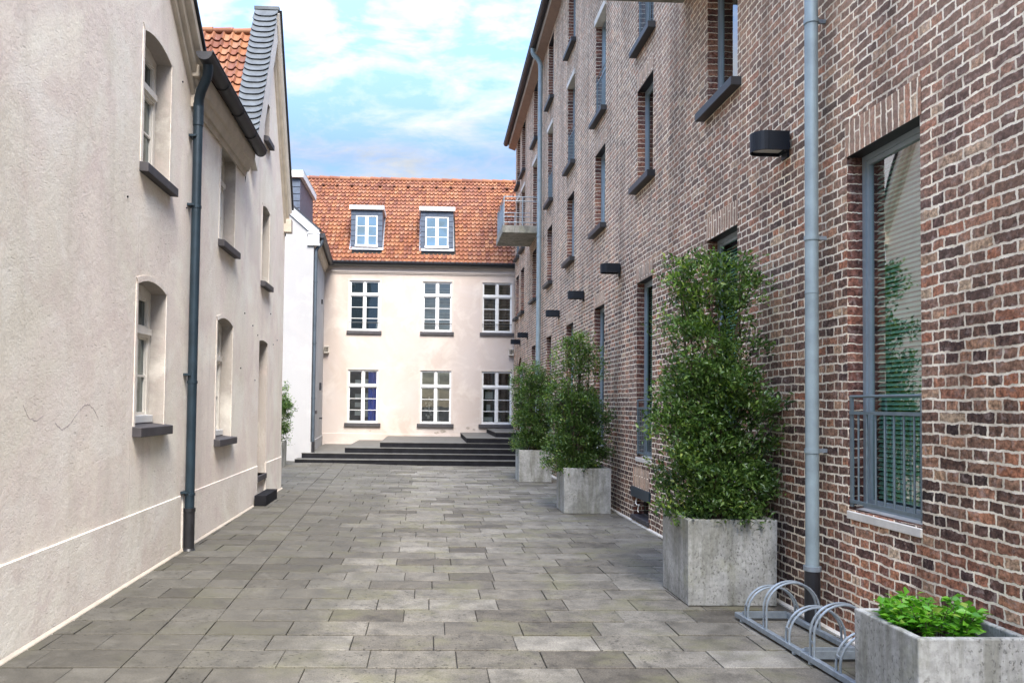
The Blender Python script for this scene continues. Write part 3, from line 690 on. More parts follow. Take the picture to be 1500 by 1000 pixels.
    def crack(pts, w):
        P = []
        for (a, za), (b, zb) in zip(pts, pts[1:]):
            for q in range(6): t = q / 6; P.append((a + (b - a) * t, za + (zb - za) * t + rnd.uniform(-.004, .004)))
        cr = MB(FL)
        for (a, za), (b, zb) in zip(P, P[1:]):
            h = w * rnd.uniform(.4, 1.3); cr.hexa([(a, .0, za - h), (b, .0, zb - h), (b, .0, zb + h), (a, .0, za + h)], [(a, .0007, za - h * .8), (b, .0007, zb - h * .8), (b, .0007, zb + h * .8), (a, .0007, za + h * .8)])
        cr.build('crack', M['crack'], H)
    crack([(5.42, 1.66), (5.50, 1.57), (5.62, 1.545), (5.75, 1.60)], 0.005)
    crack([(5.9, 1.52), (6.02, 1.47), (6.15, 1.51), (6.28, 1.60), (6.4, 1.655), (6.5, 1.66), (6.6, 1.61), (6.70, 1.53)], 0.006)
    crack([(7.42 + rnd.uniform(-.006, .006), 1.33 - .1 * k) for k in range(7)], 0.003)
    crack([(7.52 + rnd.uniform(-.006, .006), 2.86 + .1 * k) for k in range(7)], 0.003)
plaster_house()

# ------------------------------------------------------------------ brick building (right)
COLS = [(4.87, 5.74), (7.80, 8.65), (10.76, 11.57), (13.67, 14.50), (16.55, 17.37), (19.42, 20.20), (22.20, 23.00), (24.90, 25.75), (26.32, 27.10)]
BE = 27.5
def eave_z(s): return 11.38 - 0.055 * (s - 18.4)
def brick_building():
    H = thing('brick_building', 'tall brick building with pale mortar, narrow windows and zinc downpipes, right of the alley', 'building', FB(14, -0.3, 0))
    wins = []
    for i, (a, b) in enumerate(COLS):
        c = (a + b) / 2
        if i < 7: wins.append((1, i, a, b, 0.96, 3.57 - 0.010 * (c - 7)))
        if i >= 1: wins.append((2, i, a, b, 5.03 - 0.0195 * (c - 8), 6.48 - 0.0205 * (c - 8)))
        if i >= 1: wins.append((3, i, a, b, (7.12 if i not in (1, 6) else 7.02) - 0.0205 * (c - 8), 8.85 - 0.01 * (c - 14)))
        if i >= 1: wins.append((4, i, a, b, 9.57 - 0.036 * (c - 17), 11.10 - 0.03 * (c - 20)))
    wins.append((2, 0, COLS[0][0], COLS[0][1], 5.09, 6.54))
    arch = (25.05, 26.40, 0.55, 3.26, 0.46)
    cel = (10.90, 11.70, 0.08, 0.36)
    holes = [w[2:6] for w in wins] + [arch, cel]
    m = MB(FB)
    m_top = [(0.055, 1, eave_z(18.4) + 0.055 * 18.4)]
    wall(m, -2.0, BE, -0.1, 13.0, holes, dep=0.17, planes=m_top)
    # end wall, back
    m.face([(BE, 0, -0.1), (BE, -9, -0.1), (BE, -9, eave_z(BE)), (BE, 0, eave_z(BE))]); m.face([(-2, 0, -.1), (-2, -9, -.1), (-2, -9, 12.5), (-2, 0, 12.5)])
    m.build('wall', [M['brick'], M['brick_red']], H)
    r = MB(FB); r.hexa([(-2.2, 0.2, eave_z(-2.2) + .2), (BE + .2, 0.2, eave_z(BE) + .2), (BE + .2, -5, eave_z(BE) + 4.2), (-2.2, -5, eave_z(-2.2) + 4.2)],
                       [(-2.2, 0.2, eave_z(-2.2) + .1), (BE + .2, 0.2, eave_z(BE) + .1), (BE + .2, -5, eave_z(BE) + 4.1), (-2.2, -5, eave_z(-2.2) + 4.1)])
    r.build('roof', M['slate'], H)
    # eave: boxed timber cornice and gutter
    e = MB(FB); s0, s1 = -2.2, BE + 0.25
    def ez(s, d): return eave_z(s) + d
    e.hexa([(s0, 0.003, ez(s0, -0.10)), (s1, 0.003, ez(s1, -0.10)), (s1, 0.22, ez(s1, -0.02)), (s0, 0.22, ez(s0, -0.02))],
           [(s0, 0.003, ez(s0, 0.14)), (s1, 0.003, ez(s1, 0.14)), (s1, 0.22, ez(s1, 0.14)), (s0, 0.22, ez(s0, 0.14))])
    e.build('eave_board', M['soffit'], H)
    e = MB(FB)
    e.hexa([(s0, 0.222, ez(s0, -0.02)), (s1, 0.222, ez(s1, -0.02)), (s1, 0.245, ez(s1, -0.02)), (s0, 0.245, ez(s0, -0.02))],
           [(s0, 0.222, ez(s0, 0.16)), (s1, 0.222, ez(s1, 0.16)), (s1, 0.245, ez(s1, 0.16)), (s0, 0.245, ez(s0, 0.16))])
    e.build('fascia', M['trim_lt'], H)
    g = MB(FB); K = 10; go, gr = 0.335, 0.088
    for k in range(K):
        a, b = pi + pi * k / K, pi + pi * (k + 1) / K
        g.face([(s, go + gr * cos(t), ez(s, 0.14) + gr * sin(t)) for s, t in ((s0, a), (s1, a), (s1, b), (s0, b))])
    g.face([(s1, go + gr * cos(pi + pi * k / K), ez(s1, 0.14) + gr * sin(pi + pi * k / K)) for k in range(K + 1)])
    g.tube([(s0, go + gr, ez(s0, 0.145)), (s1, go + gr, ez(s1, 0.145))], 0.012, 6)
    g.build('gutter', M['gutter_dark'], H, smooth=True)
    # windows
    def win(fl, i, a, b, z0, z1):
        mm = MB(FB); o = -0.115; fw = 0.045; d = 0.05
        mm.box(a + .004, a + fw, o - d, o, z0, z1 - .002); mm.box(b - fw, b - .004, o - d, o, z0, z1 - .002); mm.box(a + fw, b - fw, o - d, o, z0, z0 + fw); mm.box(a + fw, b - fw, o - d, o, z1 - fw, z1 - .002)
        f2 = 0.032; mm.box(a + fw, a + fw + f2, o - d + .01, o - 0.012, z0 + fw, z1 - fw); mm.box(b - fw - f2, b - fw, o - d + .01, o - 0.012, z0 + fw, z1 - fw)
        mm.box(a + fw + f2, b - fw - f2, o - d + .01, o - 0.012, z0 + fw, z0 + fw + f2); mm.box(a + fw + f2, b - fw - f2, o - d + .01, o - 0.012, z1 - fw - f2, z1 - fw)
        w = mm.build('window', M['steel_grey'], H)
        near = i <= 2
        p = MB(FB); p.face([(a + .06, o - .03, z0 + .06), (b - .06, o - .03, z0 + .06), (b - .06, o - .03, z1 - .06), (a + .06, o - .03, z1 - .06)])
        p.build('pane', M['clear'] if near else M['glass'], w)
        if near:
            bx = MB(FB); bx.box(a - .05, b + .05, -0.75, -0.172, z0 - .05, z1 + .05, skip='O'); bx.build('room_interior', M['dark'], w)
            if fl == 1:
                bl = MB(FB); z = z1 - 0.10
                while z > z0 + 0.10:
                    bl.face([(a + .07, -0.205, z), (b - .07, -0.205, z), (b - .07, -0.188, z - 0.024), (a + .07, -0.188, z - 0.024)]); z -= 0.034
                bl.build('blind', M['blind'], w)
            elif i == 1:
                cu = MB(FB); K = 24; x0, x1 = a + 0.06, a + 0.36
                P = [(x0 + (x1-x0) * k / K, -0.215 + 0.02 * sin(k * 1.3)) for k in range(K + 1)]
                for (xa, oa), (xb, ob) in zip(P, P[1:]): cu.face([(xa, oa, z0 + .06), (xb, ob, z0 + .06), (xb, ob, z1 - .05), (xa, oa, z1 - .05)])
                cu.build('curtain', M['curtain'], w, smooth=True)
        if fl == 1:
            s = MB(FB); s.hexa([(a - .0, -0.17, z0 - .06), (b, -0.17, z0 - .06), (b, 0.012, z0 - .07), (a, 0.012, z0 - .07)], [(a, -0.17, z0 + .02), (b, -0.17, z0 + .02), (b, 0.012, z0 - .012), (a, 0.012, z0 - .012)])
            s.build('sill', M['stone_pale'], w, bevel=0.005)
        elif not (fl == 3 and i in (1, 6)):
            s = MB(FB); s.box(a - .10, b + .10, -0.16, 0.11, z0 - .085, z0 + .005); s.build('sill', M['sill_dark'], w, bevel=0.004)
        l = MB(FB)
        if fl in (1, 2, 4):
            hh = 0.25; K = 8; camb = 0.035
            for k in range(K):
                x0, x1 = a - .02 + (b - a + .04) * k / K, a - .02 + (b - a + .04) * (k + 1) / K
                if fl == 4: hh = min(0.22, eave_z((a+b)/2) - z1 - 0.12)
                c0, c1 = (camb * (1 - (2 * t / K - 1) ** 2) for t in (k, k + 1))
                l.face([(x0, 0.004, z1 - .003), (x1, 0.004, z1 - .003), (x1, 0.004, z1 + hh + c1 * .0), (x0, 0.004, z1 + hh)], 0, True)
            l.face([(a - .02, 0.004, z1 - .003), (b + .02, 0.004, z1 - .003), (b + .02, -0.17, z1 - .003), (a - .02, -0.17, z1 - .003)], 1, True)
            l.build('lintel', [M['brick_soldier'], M['black']], w)
        else:
            l.box(a - .03, b + .03, -0.17, 0.03, z1 - .02, z1 + .10); l.build('lintel', M['stone_pale'], w, bevel=0.004)
        if fl in (1, 3) and not (fl == 3 and i in (1, 6)):
            rl = MB(FB); o = -0.02; zt = z0 + 0.83; zm = z0 + 0.71; zb = z0 + 0.06
            rl.tube([(a, o, zt), (b, o, zt)], 0.010, 8); rl.box(a + .005, b - .005, o - .008, o + .012, zm - .012, zm + .012); rl.box(a + .005, b - .005, o - .008, o + .012, zb - .012, zb + .012)
            for x in (a + .02, b - .02): rl.box(x - .02, x + .02, o - .006, o + .006, zb - .04, zt)
            nb = 7
            for k in range(1, nb + 1): x = a + (b - a) * k / (nb + 1); rl.tube([(x, o, zb), (x, o, zm)], 0.0075, 6)
            rl.build('railing', M['rail'], w)
        return w
    for w in wins: win(*w)
    # arched door far back
    a, b, z0, z1, rise = arch; d = MB(FB)
    d.box(a, b, -0.16, -0.13, z0, z1); d.build('arched_door', M['dark'], H)
    d = MB(FB); K = 12
    for k in range(K):
        t0, t1 = k / K, (k + 1) / K
        ar = lambda t, q: (a + q + (b - a - 2 * q) * t, z1 - rise - q + rise * (1 - (2 * t - 1) ** 2))
        d.hexa([(ar(t0, .0)[0], -.13, ar(t0, .0)[1]), (ar(t1, .0)[0], -.13, ar(t1, 0)[1]), (ar(t1, .09)[0], -.13, ar(t1, .09)[1]), (ar(t0, .09)[0], -.13, ar(t0, .09)[1])],
               [(ar(t0, .0)[0], -.08, ar(t0, .0)[1]), (ar(t1, .0)[0], -.08, ar(t1, 0)[1]), (ar(t1, .09)[0], -.08, ar(t1, .09)[1]), (ar(t0, .09)[0], -.08, ar(t0, .09)[1])])
    for x in (a + .045, (a + b) / 2, b - .045): d.box(x - .04, x + .04, -.128, -.085, z0, z1 - (rise + .02 if x != (a + b) / 2 else 0.05))
    d.build('arched_door_frame', M['white_paint'], H)
    # cellar opening with metal lintel
    a, b, z0, z1 = cel; c = MB(FB); c.box(a - .10, b + .06, -0.10, 0.028, z1 + .002, z1 + .145); cl = c.build('cellar_window', M['anthracite'], H, bevel=0.004)
    cl['label'] = 'low cellar opening under a dark metal beam'
    c = MB(FB); c.box(a + .02, b - .02, -0.169, -0.15, z0 + .02, z1); c.build('pane', M['glass'], cl)
    c = MB(FB); c.box(a - .05, b + .05, -0.165, 0.03, z0 - .05, z0 + .01); c.build('sill', M['sill_slate'], cl, bevel=0.005)
    c = MB(FB); x = a + .3
    c.tube([(b - .2, 0.0, 0.36), (b - .2, 0.02, 0.28), (b - .26, 0.02, 0.26), (b - .3, -.02, 0.26)], 0.011, 8); c.tube([(b - .3, .0, 0.26), (b - .3, 0.015, .18), (b - .34, 0.015, .165)], 0.009, 8)
    c.build('cable_duct', M['stone_pale'], cl)
    c = MB(FB); c.face([(a - .02, 0.004, z1 + .15), (b + .02, 0.004, z1 + .15), (b + .02, 0.004, z1 + .44), (a - .02, 0.004, z1 + .44)], 0, True); c.build('lintel', M['brick_soldier'], cl)
    # pale strip where the wall meets the paving
    q = MB(FB)
    q.hexa([(-2, 0.0, -0.1), (24.8, 0.0, -0.1), (24.8, 0.035, -0.1), (-2, 0.035, -0.1)], [(-2, 0.0, 0.035), (24.8, 0.0, -0.02), (24.8, 0.03, -0.03), (-2, 0.03, 0.022)])
    q.build('base_strip', M['stone_pale'], H)
    # downpipes
    d = MB(FB); s, o, r = 6.05, 0.115, 0.050
    d.tube([(s, o, 0.42), (s, o, 12.05)], r, 18)
    for z in (1.35, 3.02, 4.75, 6.6): d.tube([(s, o, z), (s, o, z + 0.035)], r + 0.007, 18)
    for z in (2.6, 5.6): d.tube([(s, o, z), (s, o, z + 0.012)], r + 0.003, 18)
    dp = d.build('downpipe', M['zinc'], H, smooth=True)
    k = MB(FB); k.tube([(s, o, 0.0), (s, o, 0.44)], 0.058, 18); k.build('standpipe', M['black'], dp, smooth=True)
    k = MB(FB); k.tube([(s, o, 0.44), (s, o, 0.475)], 0.066, 18); k.build('pipe_collar', M['galv'], dp, smooth=True)
    for z in (1.365, 3.035, 4.765):
        k = MB(FB); k.box(s - .012, s + .012, 0.0, o - r, z - .01, z + .02); k.build('pipe_clamp', M['galv'], dp)
    d = MB(FB); s, o, r = 20.85, 0.12, 0.062; gz = eave_z(s) + 0.05
    d.tube([(s, go, gz + .02), (s, go, gz - .08), (s, go - .03, gz - .16), (s, 0.2, gz - .26), (s, o + .02, gz - .36), (s, o, gz - .46)], r, 12)
    d.tube([(s, o, gz - .44), (s, o, 0.0)], r, 14)
    for z in (2.6, 4.6, 6.2, 7.7, 9.2, gz - .5): d.tube([(s, o, z), (s, o, z + .04)], r + .01, 12)
    d.build('downpipe', M['zinc'], H, smooth=True)
    # balconies
    def balcony(s0, s1, z, out):
        b = MB(FB); b.box(s0, s1, 0.003, out, z, z + 0.21); bl = b.build('balcony', M['slabconc'], H, bevel=0.012)
        rr = MB(FB); zt = z + 1.02
        for x0, o0, x1, o1 in ((s0 + .03, out - .04, s1 - .03, out - .04), (s0 + .03, 0.0, s0 + .03, out - .04), (s1 - .03, 0.0, s1 - .03, out - .04)):
            for zz in (zt, zt - .12, z + .30): rr.tube([(x0, o0, zz), (x1, o1, zz)], 0.013, 8)
        for x, o in ((s0 + .03, out - .04), (s1 - .03, out - .04), (s0 + .03, out * .45), (s1 - .03, out * .45), ((s0 + s1) / 2, out - .04)): rr.box(x - .015, x + .015, o - .015, o + .015, z + .2, zt)
        n = 16
        for k in range(1, n): x = s0 + .03 + (s1 - s0 - .06) * k / n; rr.tube([(x, out - .04, z + .30), (x, out - .04, zt - .12)], 0.011, 6)
        rr.build('railing', M['galv'], bl)
        pl = MB(FB)
        for k in range(3): x0 = s0 + .08 + k * (s1 - s0 - .16) / 3; pl.box(x0, x0 + (s1 - s0 - .16) / 3 - .04, out - .058, out - .052, z + .32, zt - .14)
        pl.build('screen_panel', M['balglass'], bl)
        return bl
    M['balglass'] = m_glass('balcony_glass', 0.3, (0.30, 0.36, 0.40))
    balcony(21.75, 23.65, 6.50, 1.02); balcony(7.1, 9.5, 6.70, 1.10)
brick_building()

def wall_lamp(s, z0, label):
    h = 0.165 if s < 10 else 0.145
    o = thing('wall_lamp', label, 'wall lamp', FB(s, 0.0, z0), 'dark box lamps along the brick wall')
    b = MB(FB); w = 0.105; K = 12; R = 0.32
    out = [(s - w, 0.02)] + [(s - w * cos(pi * k / K), R - w + w * sin(pi * k / K)) for k in range(K + 1)] + [(s + w, 0.02)]
    inn = [(s + (x - s) * 0.82, 0.035 + (y - 0.02) * 0.93) for x, y in out]
    n = len(out)
    z1 = z0 + h
    b.face([(x, y, z1) for x, y in out])
    for k in range(n):
        p, q, pi_, qi = out[k], out[(k+1) % n], inn[k], inn[(k+1) % n]
        b.face([(p[0], p[1], z0), (q[0], q[1], z0), (q[0], q[1], z1), (p[0], p[1], z1)])
        b.face([(p[0], p[1], z0), (q[0], q[1], z0), (qi[0], qi[1], z0), (pi_[0], pi_[1], z0)])
        b.face([(pi_[0], pi_[1], z0), (qi[0], qi[1], z0), (qi[0], qi[1], z0 + 0.03), (pi_[0], pi_[1], z0 + 0.03)])
    b.build('housing', M['navy'], o)
    d = MB(FB); d.face([(x, y, z0 + 0.028) for x, y in inn]); d.build('diffuser', M['lampglass'], o)
    p = MB(FB); p.box(s - 0.055, s + 0.055, 0.003, 0.022, z0 - 0.05, z1 - 0.01); p.build('back_plate', M['navy'], o)
wall_lamp(6.72, 3.93, 'nearest dark rounded box lamp, beside the tall zinc downpipe, above the big tub shrub')
wall_lamp(12.59, 3.85, 'dark box lamp on the brick wall between the second and third lower windows')
wall_lamp(15.48, 3.82, 'dark box lamp third along the brick wall, above the tub shrub with a tall sprout')
wall_lamp(18.32, 3.78, 'dark box lamp just on the near side of the far downpipe')
wall_lamp(23.92, 3.76, 'dark box lamp past the far downpipe, on the near side of the arched door')
wall_lamp(25.79, 3.70, 'farthest dark box lamp, directly above the arched door')

# ------------------------------------------------------------------ pink house (back)
def pink_house():
    H = thing('pink_house', 'pale pink two storey house with orange tiled roof and two slate dormers, closing the alley', 'house', FP(0, -0.2, 0))
    up = [(-2.85, -1.78), (-0.26, 0.78), (1.86, 2.92)]; lo = [(-2.86, -1.79), (-0.31, 0.79), (1.87, 2.94)]
    UW = [(a, b, 4.24, 6.03) for a, b in up]; LW = [(a, b, 0.99, 2.87) for a, b in lo]
    m = MB(FP); wall(m, -3.74, 3.6, -0.1, 6.5, UW + LW, dep=0.10)
    m.face([(3.6, 0, -.1), (3.6, -6, -.1), (3.6, -6, 6.5), (3.6, 0, 6.5)]); m.face([(-5.5, -6, -.1), (3.6, -6, -.1), (3.6, -6, 6.5), (-5.5, -6, 6.5)])
    m.build('wall', [M['pink'], M['pink']], H)
    for k, w in enumerate(UW):
        c = casement(FP, H, w[0], w[1], w[2], w[3], -0.03, 'white_paint', 0.72, 3, 'glass_sky' if k == 0 else 'clear_back', 1, 0.045)
        b = MB(FP); b.tube([(w[0], 0.02, w[2] + 0.30), (w[1], 0.02, w[2] + 0.30)], 0.012, 6); b.build('guard_rail', M['black'], c)
        s = MB(FP); s.box(w[0] - .08, w[1] + .08, -0.09, 0.06, w[2] - .11, w[2] + .004); s.build('sill', M['sill_slate'], c, bevel=0.006)
        t = MB(FP)
        for bx in ((w[0] - .06, w[0], w[2], w[3] + .06), (w[1], w[1] + .06, w[2], w[3] + .06), (w[0], w[1], w[3], w[3] + .06)): t.box(bx[0], bx[1], 0, 0.014, bx[2], bx[3])
        t.build('surround', M['pink_trim'], c)
        if k:
            r = MB(FP); r.box(w[0] - .05, w[1] + .05, -0.9, -0.105, w[2] - .05, w[3] + .05, skip='O'); r.build('room_interior', M['room'], c)
            cu = MB(FP)
            for z in np.arange(w[2] + .1, w[3] - .1, 0.11): cu.face([(w[0] + .05, -.16, z), (w[1] - .05, -.16, z), (w[1] - .05, -.14, z + .075), (w[0] + .05, -.14, z + .075)])
            cu.build('blind', M['blind_brown'], c)
    for k, w in enumerate(LW):
        c = casement(FP, H, w[0], w[1], w[2], w[3], -0.03, 'white_paint', 0.70, 3, 'clear_back', 1, 0.045)
        s = MB(FP); s.box(w[0] - .10, w[1] + .10, -0.09, 0.07, w[2] - .12, w[2] + .004); s.build('sill', M['sill_slate'], c, bevel=0.006)
        t = MB(FP)
        for bx in ((w[0] - .06, w[0], w[2], w[3] + .06), (w[1], w[1] + .06, w[2], w[3] + .06), (w[0], w[1], w[3], w[3] + .06)): t.box(bx[0], bx[1], 0, 0.014, bx[2], bx[3])
        t.build('surround', M['pink_trim'], c)
        r = MB(FP); r.box(w[0] - .05, w[1] + .05, -1.2, -0.105, w[2] - .05, w[3] + .05, skip='O'); r.build('room_interior', M['room'], c)
        cu = MB(FP)
        def drape(x0, x1, mat, nm, o=-0.16, f=26):
            P = [(x0 + (x1 - x0) * j / 24, o + 0.025 * sin(j * f / 20)) for j in range(25)]; d = MB(FP)
            for (xa, oa), (xb, ob) in zip(P, P[1:]): d.face([(xa, oa, w[2] + .06), (xb, ob, w[2] + .06), (xb, ob, w[3] - .06), (xa, oa, w[3] - .06)])
            d.build(nm, mat, c, smooth=True)
        if k == 0:
            drape(w[1] - 0.36, w[1] - 0.05, M['blue_cloth'], 'curtain', -0.125)
            d = MB(FP)
            for j, z in enumerate((1.25, 1.55, 1.85, 2.35)):
                d.box(w[0] + .22, w[0] + .48, -.45, -.40, z, z + .17); d.box(w[0] + .58, w[0] + .72, -.4, -.36, z - .05, z + .2)
            d.build('shelf_paper', M['curtain'], c)
        elif k == 1:
            drape(w[0] + .55, w[0] + .68, M['curtain'], 'curtain')
            d = MB(FP)
            for q in range(14):
                x, z = w[0] + random.uniform(.12, .42), w[2] + random.uniform(.15, .95)
                d.box(x, x + random.uniform(.04, .1), -.24, -.20, z, z + random.uniform(.04, .14))
            d.build('wicker_decor', M['stone_pale'], c)
        else:
            d = MB(FP)
            for (x0, x1, z0, z1) in ((.15, .42, 1.9, 2.15), (.2, .34, 1.45, 1.7), (.1, .42, 1.05, 1.25), (.62, .7, 1.08, 1.2)): d.box(w[0] + x0, w[0] + x1, -.35, -.31, z0, z1)
            d.build('shelf_paper', M['curtain'], c)
    c = MB(FP); c.prism_s(-3.70, 3.4, [(0, 6.27), (0.02, 6.27), (0.03, 6.31), (0.05, 6.32), (0.05, 6.44), (0.09, 6.46), (0.11, 6.60), (0.0, 6.64)])
    c.build('cornice', M['pink_trim'], H)
    g = MB(FP); g.prism_s(-3.56, 3.3, [(0.115, 6.62), (0.16, 6.585), (0.22, 6.60), (0.25, 6.66), (0.25, 6.70), (0.115, 6.70)]); g.build('gutter', M['gutter_dark'], H)
    pt = MB(FP); pt.prism_s(-3.73, 3.5, [(0, -0.05), (0.03, -0.05), (0.03, 0.62), (0.02, 0.63), (0, 0.63)]); pt.build('plinth', M['pink'], H)
    rnd = random.Random(4)
    for cx, cz, w, h in ((0.52, 0.74, 0.16, 0.07), (0.30, 0.68, 0.10, 0.05), (1.40, 0.86, 0.08, 0.06), (1.62, 0.80, 0.06, 0.04), (-2.05, 0.72, 0.04, 0.03)):
        n = 11; P = [(cx + w * cos(2*pi*k/n) * rnd.uniform(.55, 1.1), cz + h * sin(2*pi*k/n) * rnd.uniform(.5, 1.1)) for k in range(n)]
        q = MB(FP); q.hexa([(x, 0.0, z) for x, z in P], [(cx + (x - cx) * .9, 0.004 if cz > .64 else 0.034, cz + (z - cz) * .9) for x, z in P]); q.build('peeled_patch', M['peel'], H)
    # roof
    th = rad(50.5); upv = Vector((0, cos(th), sin(th))); h = 0.2245; nr = 22
    P0 = Vector((-5.6, PY - 0.20, 6.66)); rt = P0 + upv * (h * nr)
    dk = MB(); dk.hexa([(-5.6, P0.y, 6.60), (4.6, P0.y, 6.60), (4.6, rt.y, rt.z - .06), (-5.6, rt.y, rt.z - .06)], [(-5.6, P0.y, 6.52), (4.6, P0.y, 6.52), (4.6, rt.y, rt.z - .16), (-5.6, rt.y, rt.z - .16)])
    dk.hexa([(-5.6, PY + 6.4, 6.60), (4.6, PY + 6.4, 6.60), (4.6, rt.y, rt.z - .06), (-5.6, rt.y, rt.z - .06)], [(-5.6, PY + 6.3, 6.52), (4.6, PY + 6.3, 6.52), (4.6, rt.y, rt.z - .16), (-5.6, rt.y, rt.z - .16)])
    dk.build('roof_deck', M['joint'], H)
    D = [(-2.86, -1.74), (-0.37, 0.80)]
    fy = PY + 0.22
    def roof_z(y): return 6.66 + (y - P0.y) * tan(th)
    zt = 8.72
    def keep(p):
        return not any(a - 0.02 < p.x < b + 0.02 and p.y > fy - 0.08 and p.z < zt + 0.05 for a, b in D)
    pantiles(P0, (1, 0, 0), upv, 66, nr, 0.1545, h, keep, amp=0.042, lip=0.044).build('roof', M['tile'], H, smooth=True)
    rg = MB()
    for k in range(26): x = -5.6 + k * .4; rg.tube([(x, rt.y + .02, rt.z + .02), (x + .42, rt.y + .02, rt.z + .005)], [.11, .095], 10)
    rg.build('ridge_tiles', M['tile'], H, smooth=True)
    ve = MB()
    for k in range(18):
        x = -5.3 + k * .55; c_ = P0 + upv * (h * (nr - 2.3)) + Vector((x + 5.6, 0, 0)); ve.box(c_.x - .05, c_.x + .05, c_.y - .09, c_.y + .05, c_.z + .05, c_.z + .10)
    ve.build('vent_tile', M['tile_dark'], H)
    for a, b in D:
        d = MB(); z0 = roof_z(fy) + 0.02; wa, wb, wz0, wz1 = a + .17, b - .17, z0 + .10, zt - .32
        yb = P0.y + (zt + .05 - 6.66) / tan(th) + .1
        # slate clad front as four pieces round the window, cheeks running back into the roof
        for (x0, x1, c0, c1) in ((a, wa, z0 - .08, zt - .14), (wb, b, z0 - .08, zt - .14), (wa, wb, z0 - .08, wz0), (wa, wb, wz1, zt - .14)):
            d.box(x0, x1, fy, fy + .12, c0, c1)
        for x0, x1 in ((a, a + .05), (b - .05, b)):
            d.hexa([(x0, fy + .12, z0), (x0, yb, zt - .14), (x0, fy + .12, zt - .14)], [(x1, fy + .12, z0), (x1, yb, zt - .14), (x1, fy + .12, zt - .14)])
        dm = d.build('dormer', M['slate'], H)
        j = MB(); z = z0 + .1
        while z < zt - .2:                                    # slate courses: thin proud strips
            for x0, x1 in ((a, wa), (wb, b)): j.hexa([(x0 - .002, fy - .012, z), (x1, fy - .012, z), (x1, fy - .001, z), (x0 - .002, fy - .001, z)], [(x0 - .002, fy - .003, z + .17), (x1, fy - .003, z + .17), (x1, fy - .001, z + .17), (x0 - .002, fy - .001, z + .17)])
            z += .19
        for x0, x1, zz in ((wa, (wa + wb) / 2, wz1 + .01), ((wa + wb) / 2 + .01, wb, wz1 + .01)): j.box(x0, x1, fy - .010, fy - .001, zz, zz + .13)
        j.build('slate_course', M['slate'], dm)
        f = MB(); f.box(a - .06, b + .06, fy - .10, yb + .1, zt - .12, zt + .01); f.build('dormer_fascia', M['white_paint'], dm, bevel=0.008)
        f = MB(); f.box(a - .06, b + .06, fy - .10, yb + .1, zt + .012, zt + .035); f.build('dormer_cap', M['zinc'], dm)
        Fd = frame((0, fy, 0), (1, 0), (0, -1))
        cw = casement(Fd, H, wa, wb, wz0, wz1, 0.0, 'white_paint', 1.0, 3, 'glass_sky', 1, 0.028, mull=0.075)
        sk = MB(Fd); sk.box(wa - .02, wb + .02, -.02, .05, wz0 - .02, wz0 + .06); sk.build('sill', M['white_paint'], cw)
        ap = MB(); zf = lambda y, q: roof_z(y) + q
        ap.hexa([(a - .04, fy - .06, zf(fy - .06, .06)), (b + .04, fy - .06, zf(fy - .06, .06)), (b + .04, fy - .003, zf(fy, .08)), (a - .04, fy - .003, zf(fy, .08))],
                [(a - .04, fy - .06, zf(fy - .06, .068)), (b + .04, fy - .06, zf(fy - .06, .068)), (b + .04, fy - .003, zf(fy, .09)), (a - .04, fy - .003, zf(fy, .09))])
        ap.build('lead_flashing', M['lead'], dm)
        for sd0, sd1 in ((a - .045, a - .004), (b + .004, b + .045)):
            ap = MB(); y1 = fy + 1.25
            ap.hexa([(sd0, fy - .03, zf(fy - .03, .05)), (sd1, fy - .03, zf(fy - .03, .05)), (sd1, y1, zf(y1, .05)), (sd0, y1, zf(y1, .05))],
                    [(sd0, fy - .03, zf(fy - .03, .075)), (sd1, fy - .03, zf(fy - .03, .10)), (sd1, y1, zf(y1, .10)), (sd0, y1, zf(y1, .075))])
            ap.build('lead_flashing', M['lead'], dm)
M['lead'] = m_plain('lead_sheet', (0.24, 0.25, 0.27), 0.5, 0, 0.25, 9)
M['pink_trim'] = m_plain('pink_trim', (0.46, 0.40, 0.35), 0.7, 0, 0.06, 5)
M['blind_brown'] = m_plain('blind_beige', (0.26, 0.22, 0.17), 0.7, 0, 0.15, 5)
M['peel'] = m_plain('peeled_render', (0.30, 0.26, 0.22), 0.9, 0, 0.4, 20)
M['tile_dark'] = m_plain('vent_tile', (0.10, 0.04, 0.025), 0.8)
pink_house()
def lantern(x, label):
    o = thing('wall_lantern', label, 'wall lantern', FP(x, 0, 3.55), 'slatted square lanterns on the pink wall')
    b = MB(FP); b.box(x - .085, x + .085, 0.003, .03, 3.44, 3.68); b.box(x - .085, x + .085, .03, .16, 3.65, 3.68); b.box(x - .085, x + .085, .03, .16, 3.44, 3.47)
    b.build('housing', M['stone_pale'], o)
    s = MB(FP)
    for k in range(4): s.box(x - .08 + k * .05, x - .065 + k * .05, .145, .158, 3.472, 3.648)
    s.build('slat', M['trim'], o)
    d = MB(FP); d.box(x - .05, x + .05, .032, .09, 3.48, 3.64); d.build('lens', M['dark'], o)
lantern(-3.62, 'small slatted lantern in the left corner of the pink wall beside the white house')
lantern(2.90, 'small slatted lantern on the right end of the pink wall beside the brick corner')

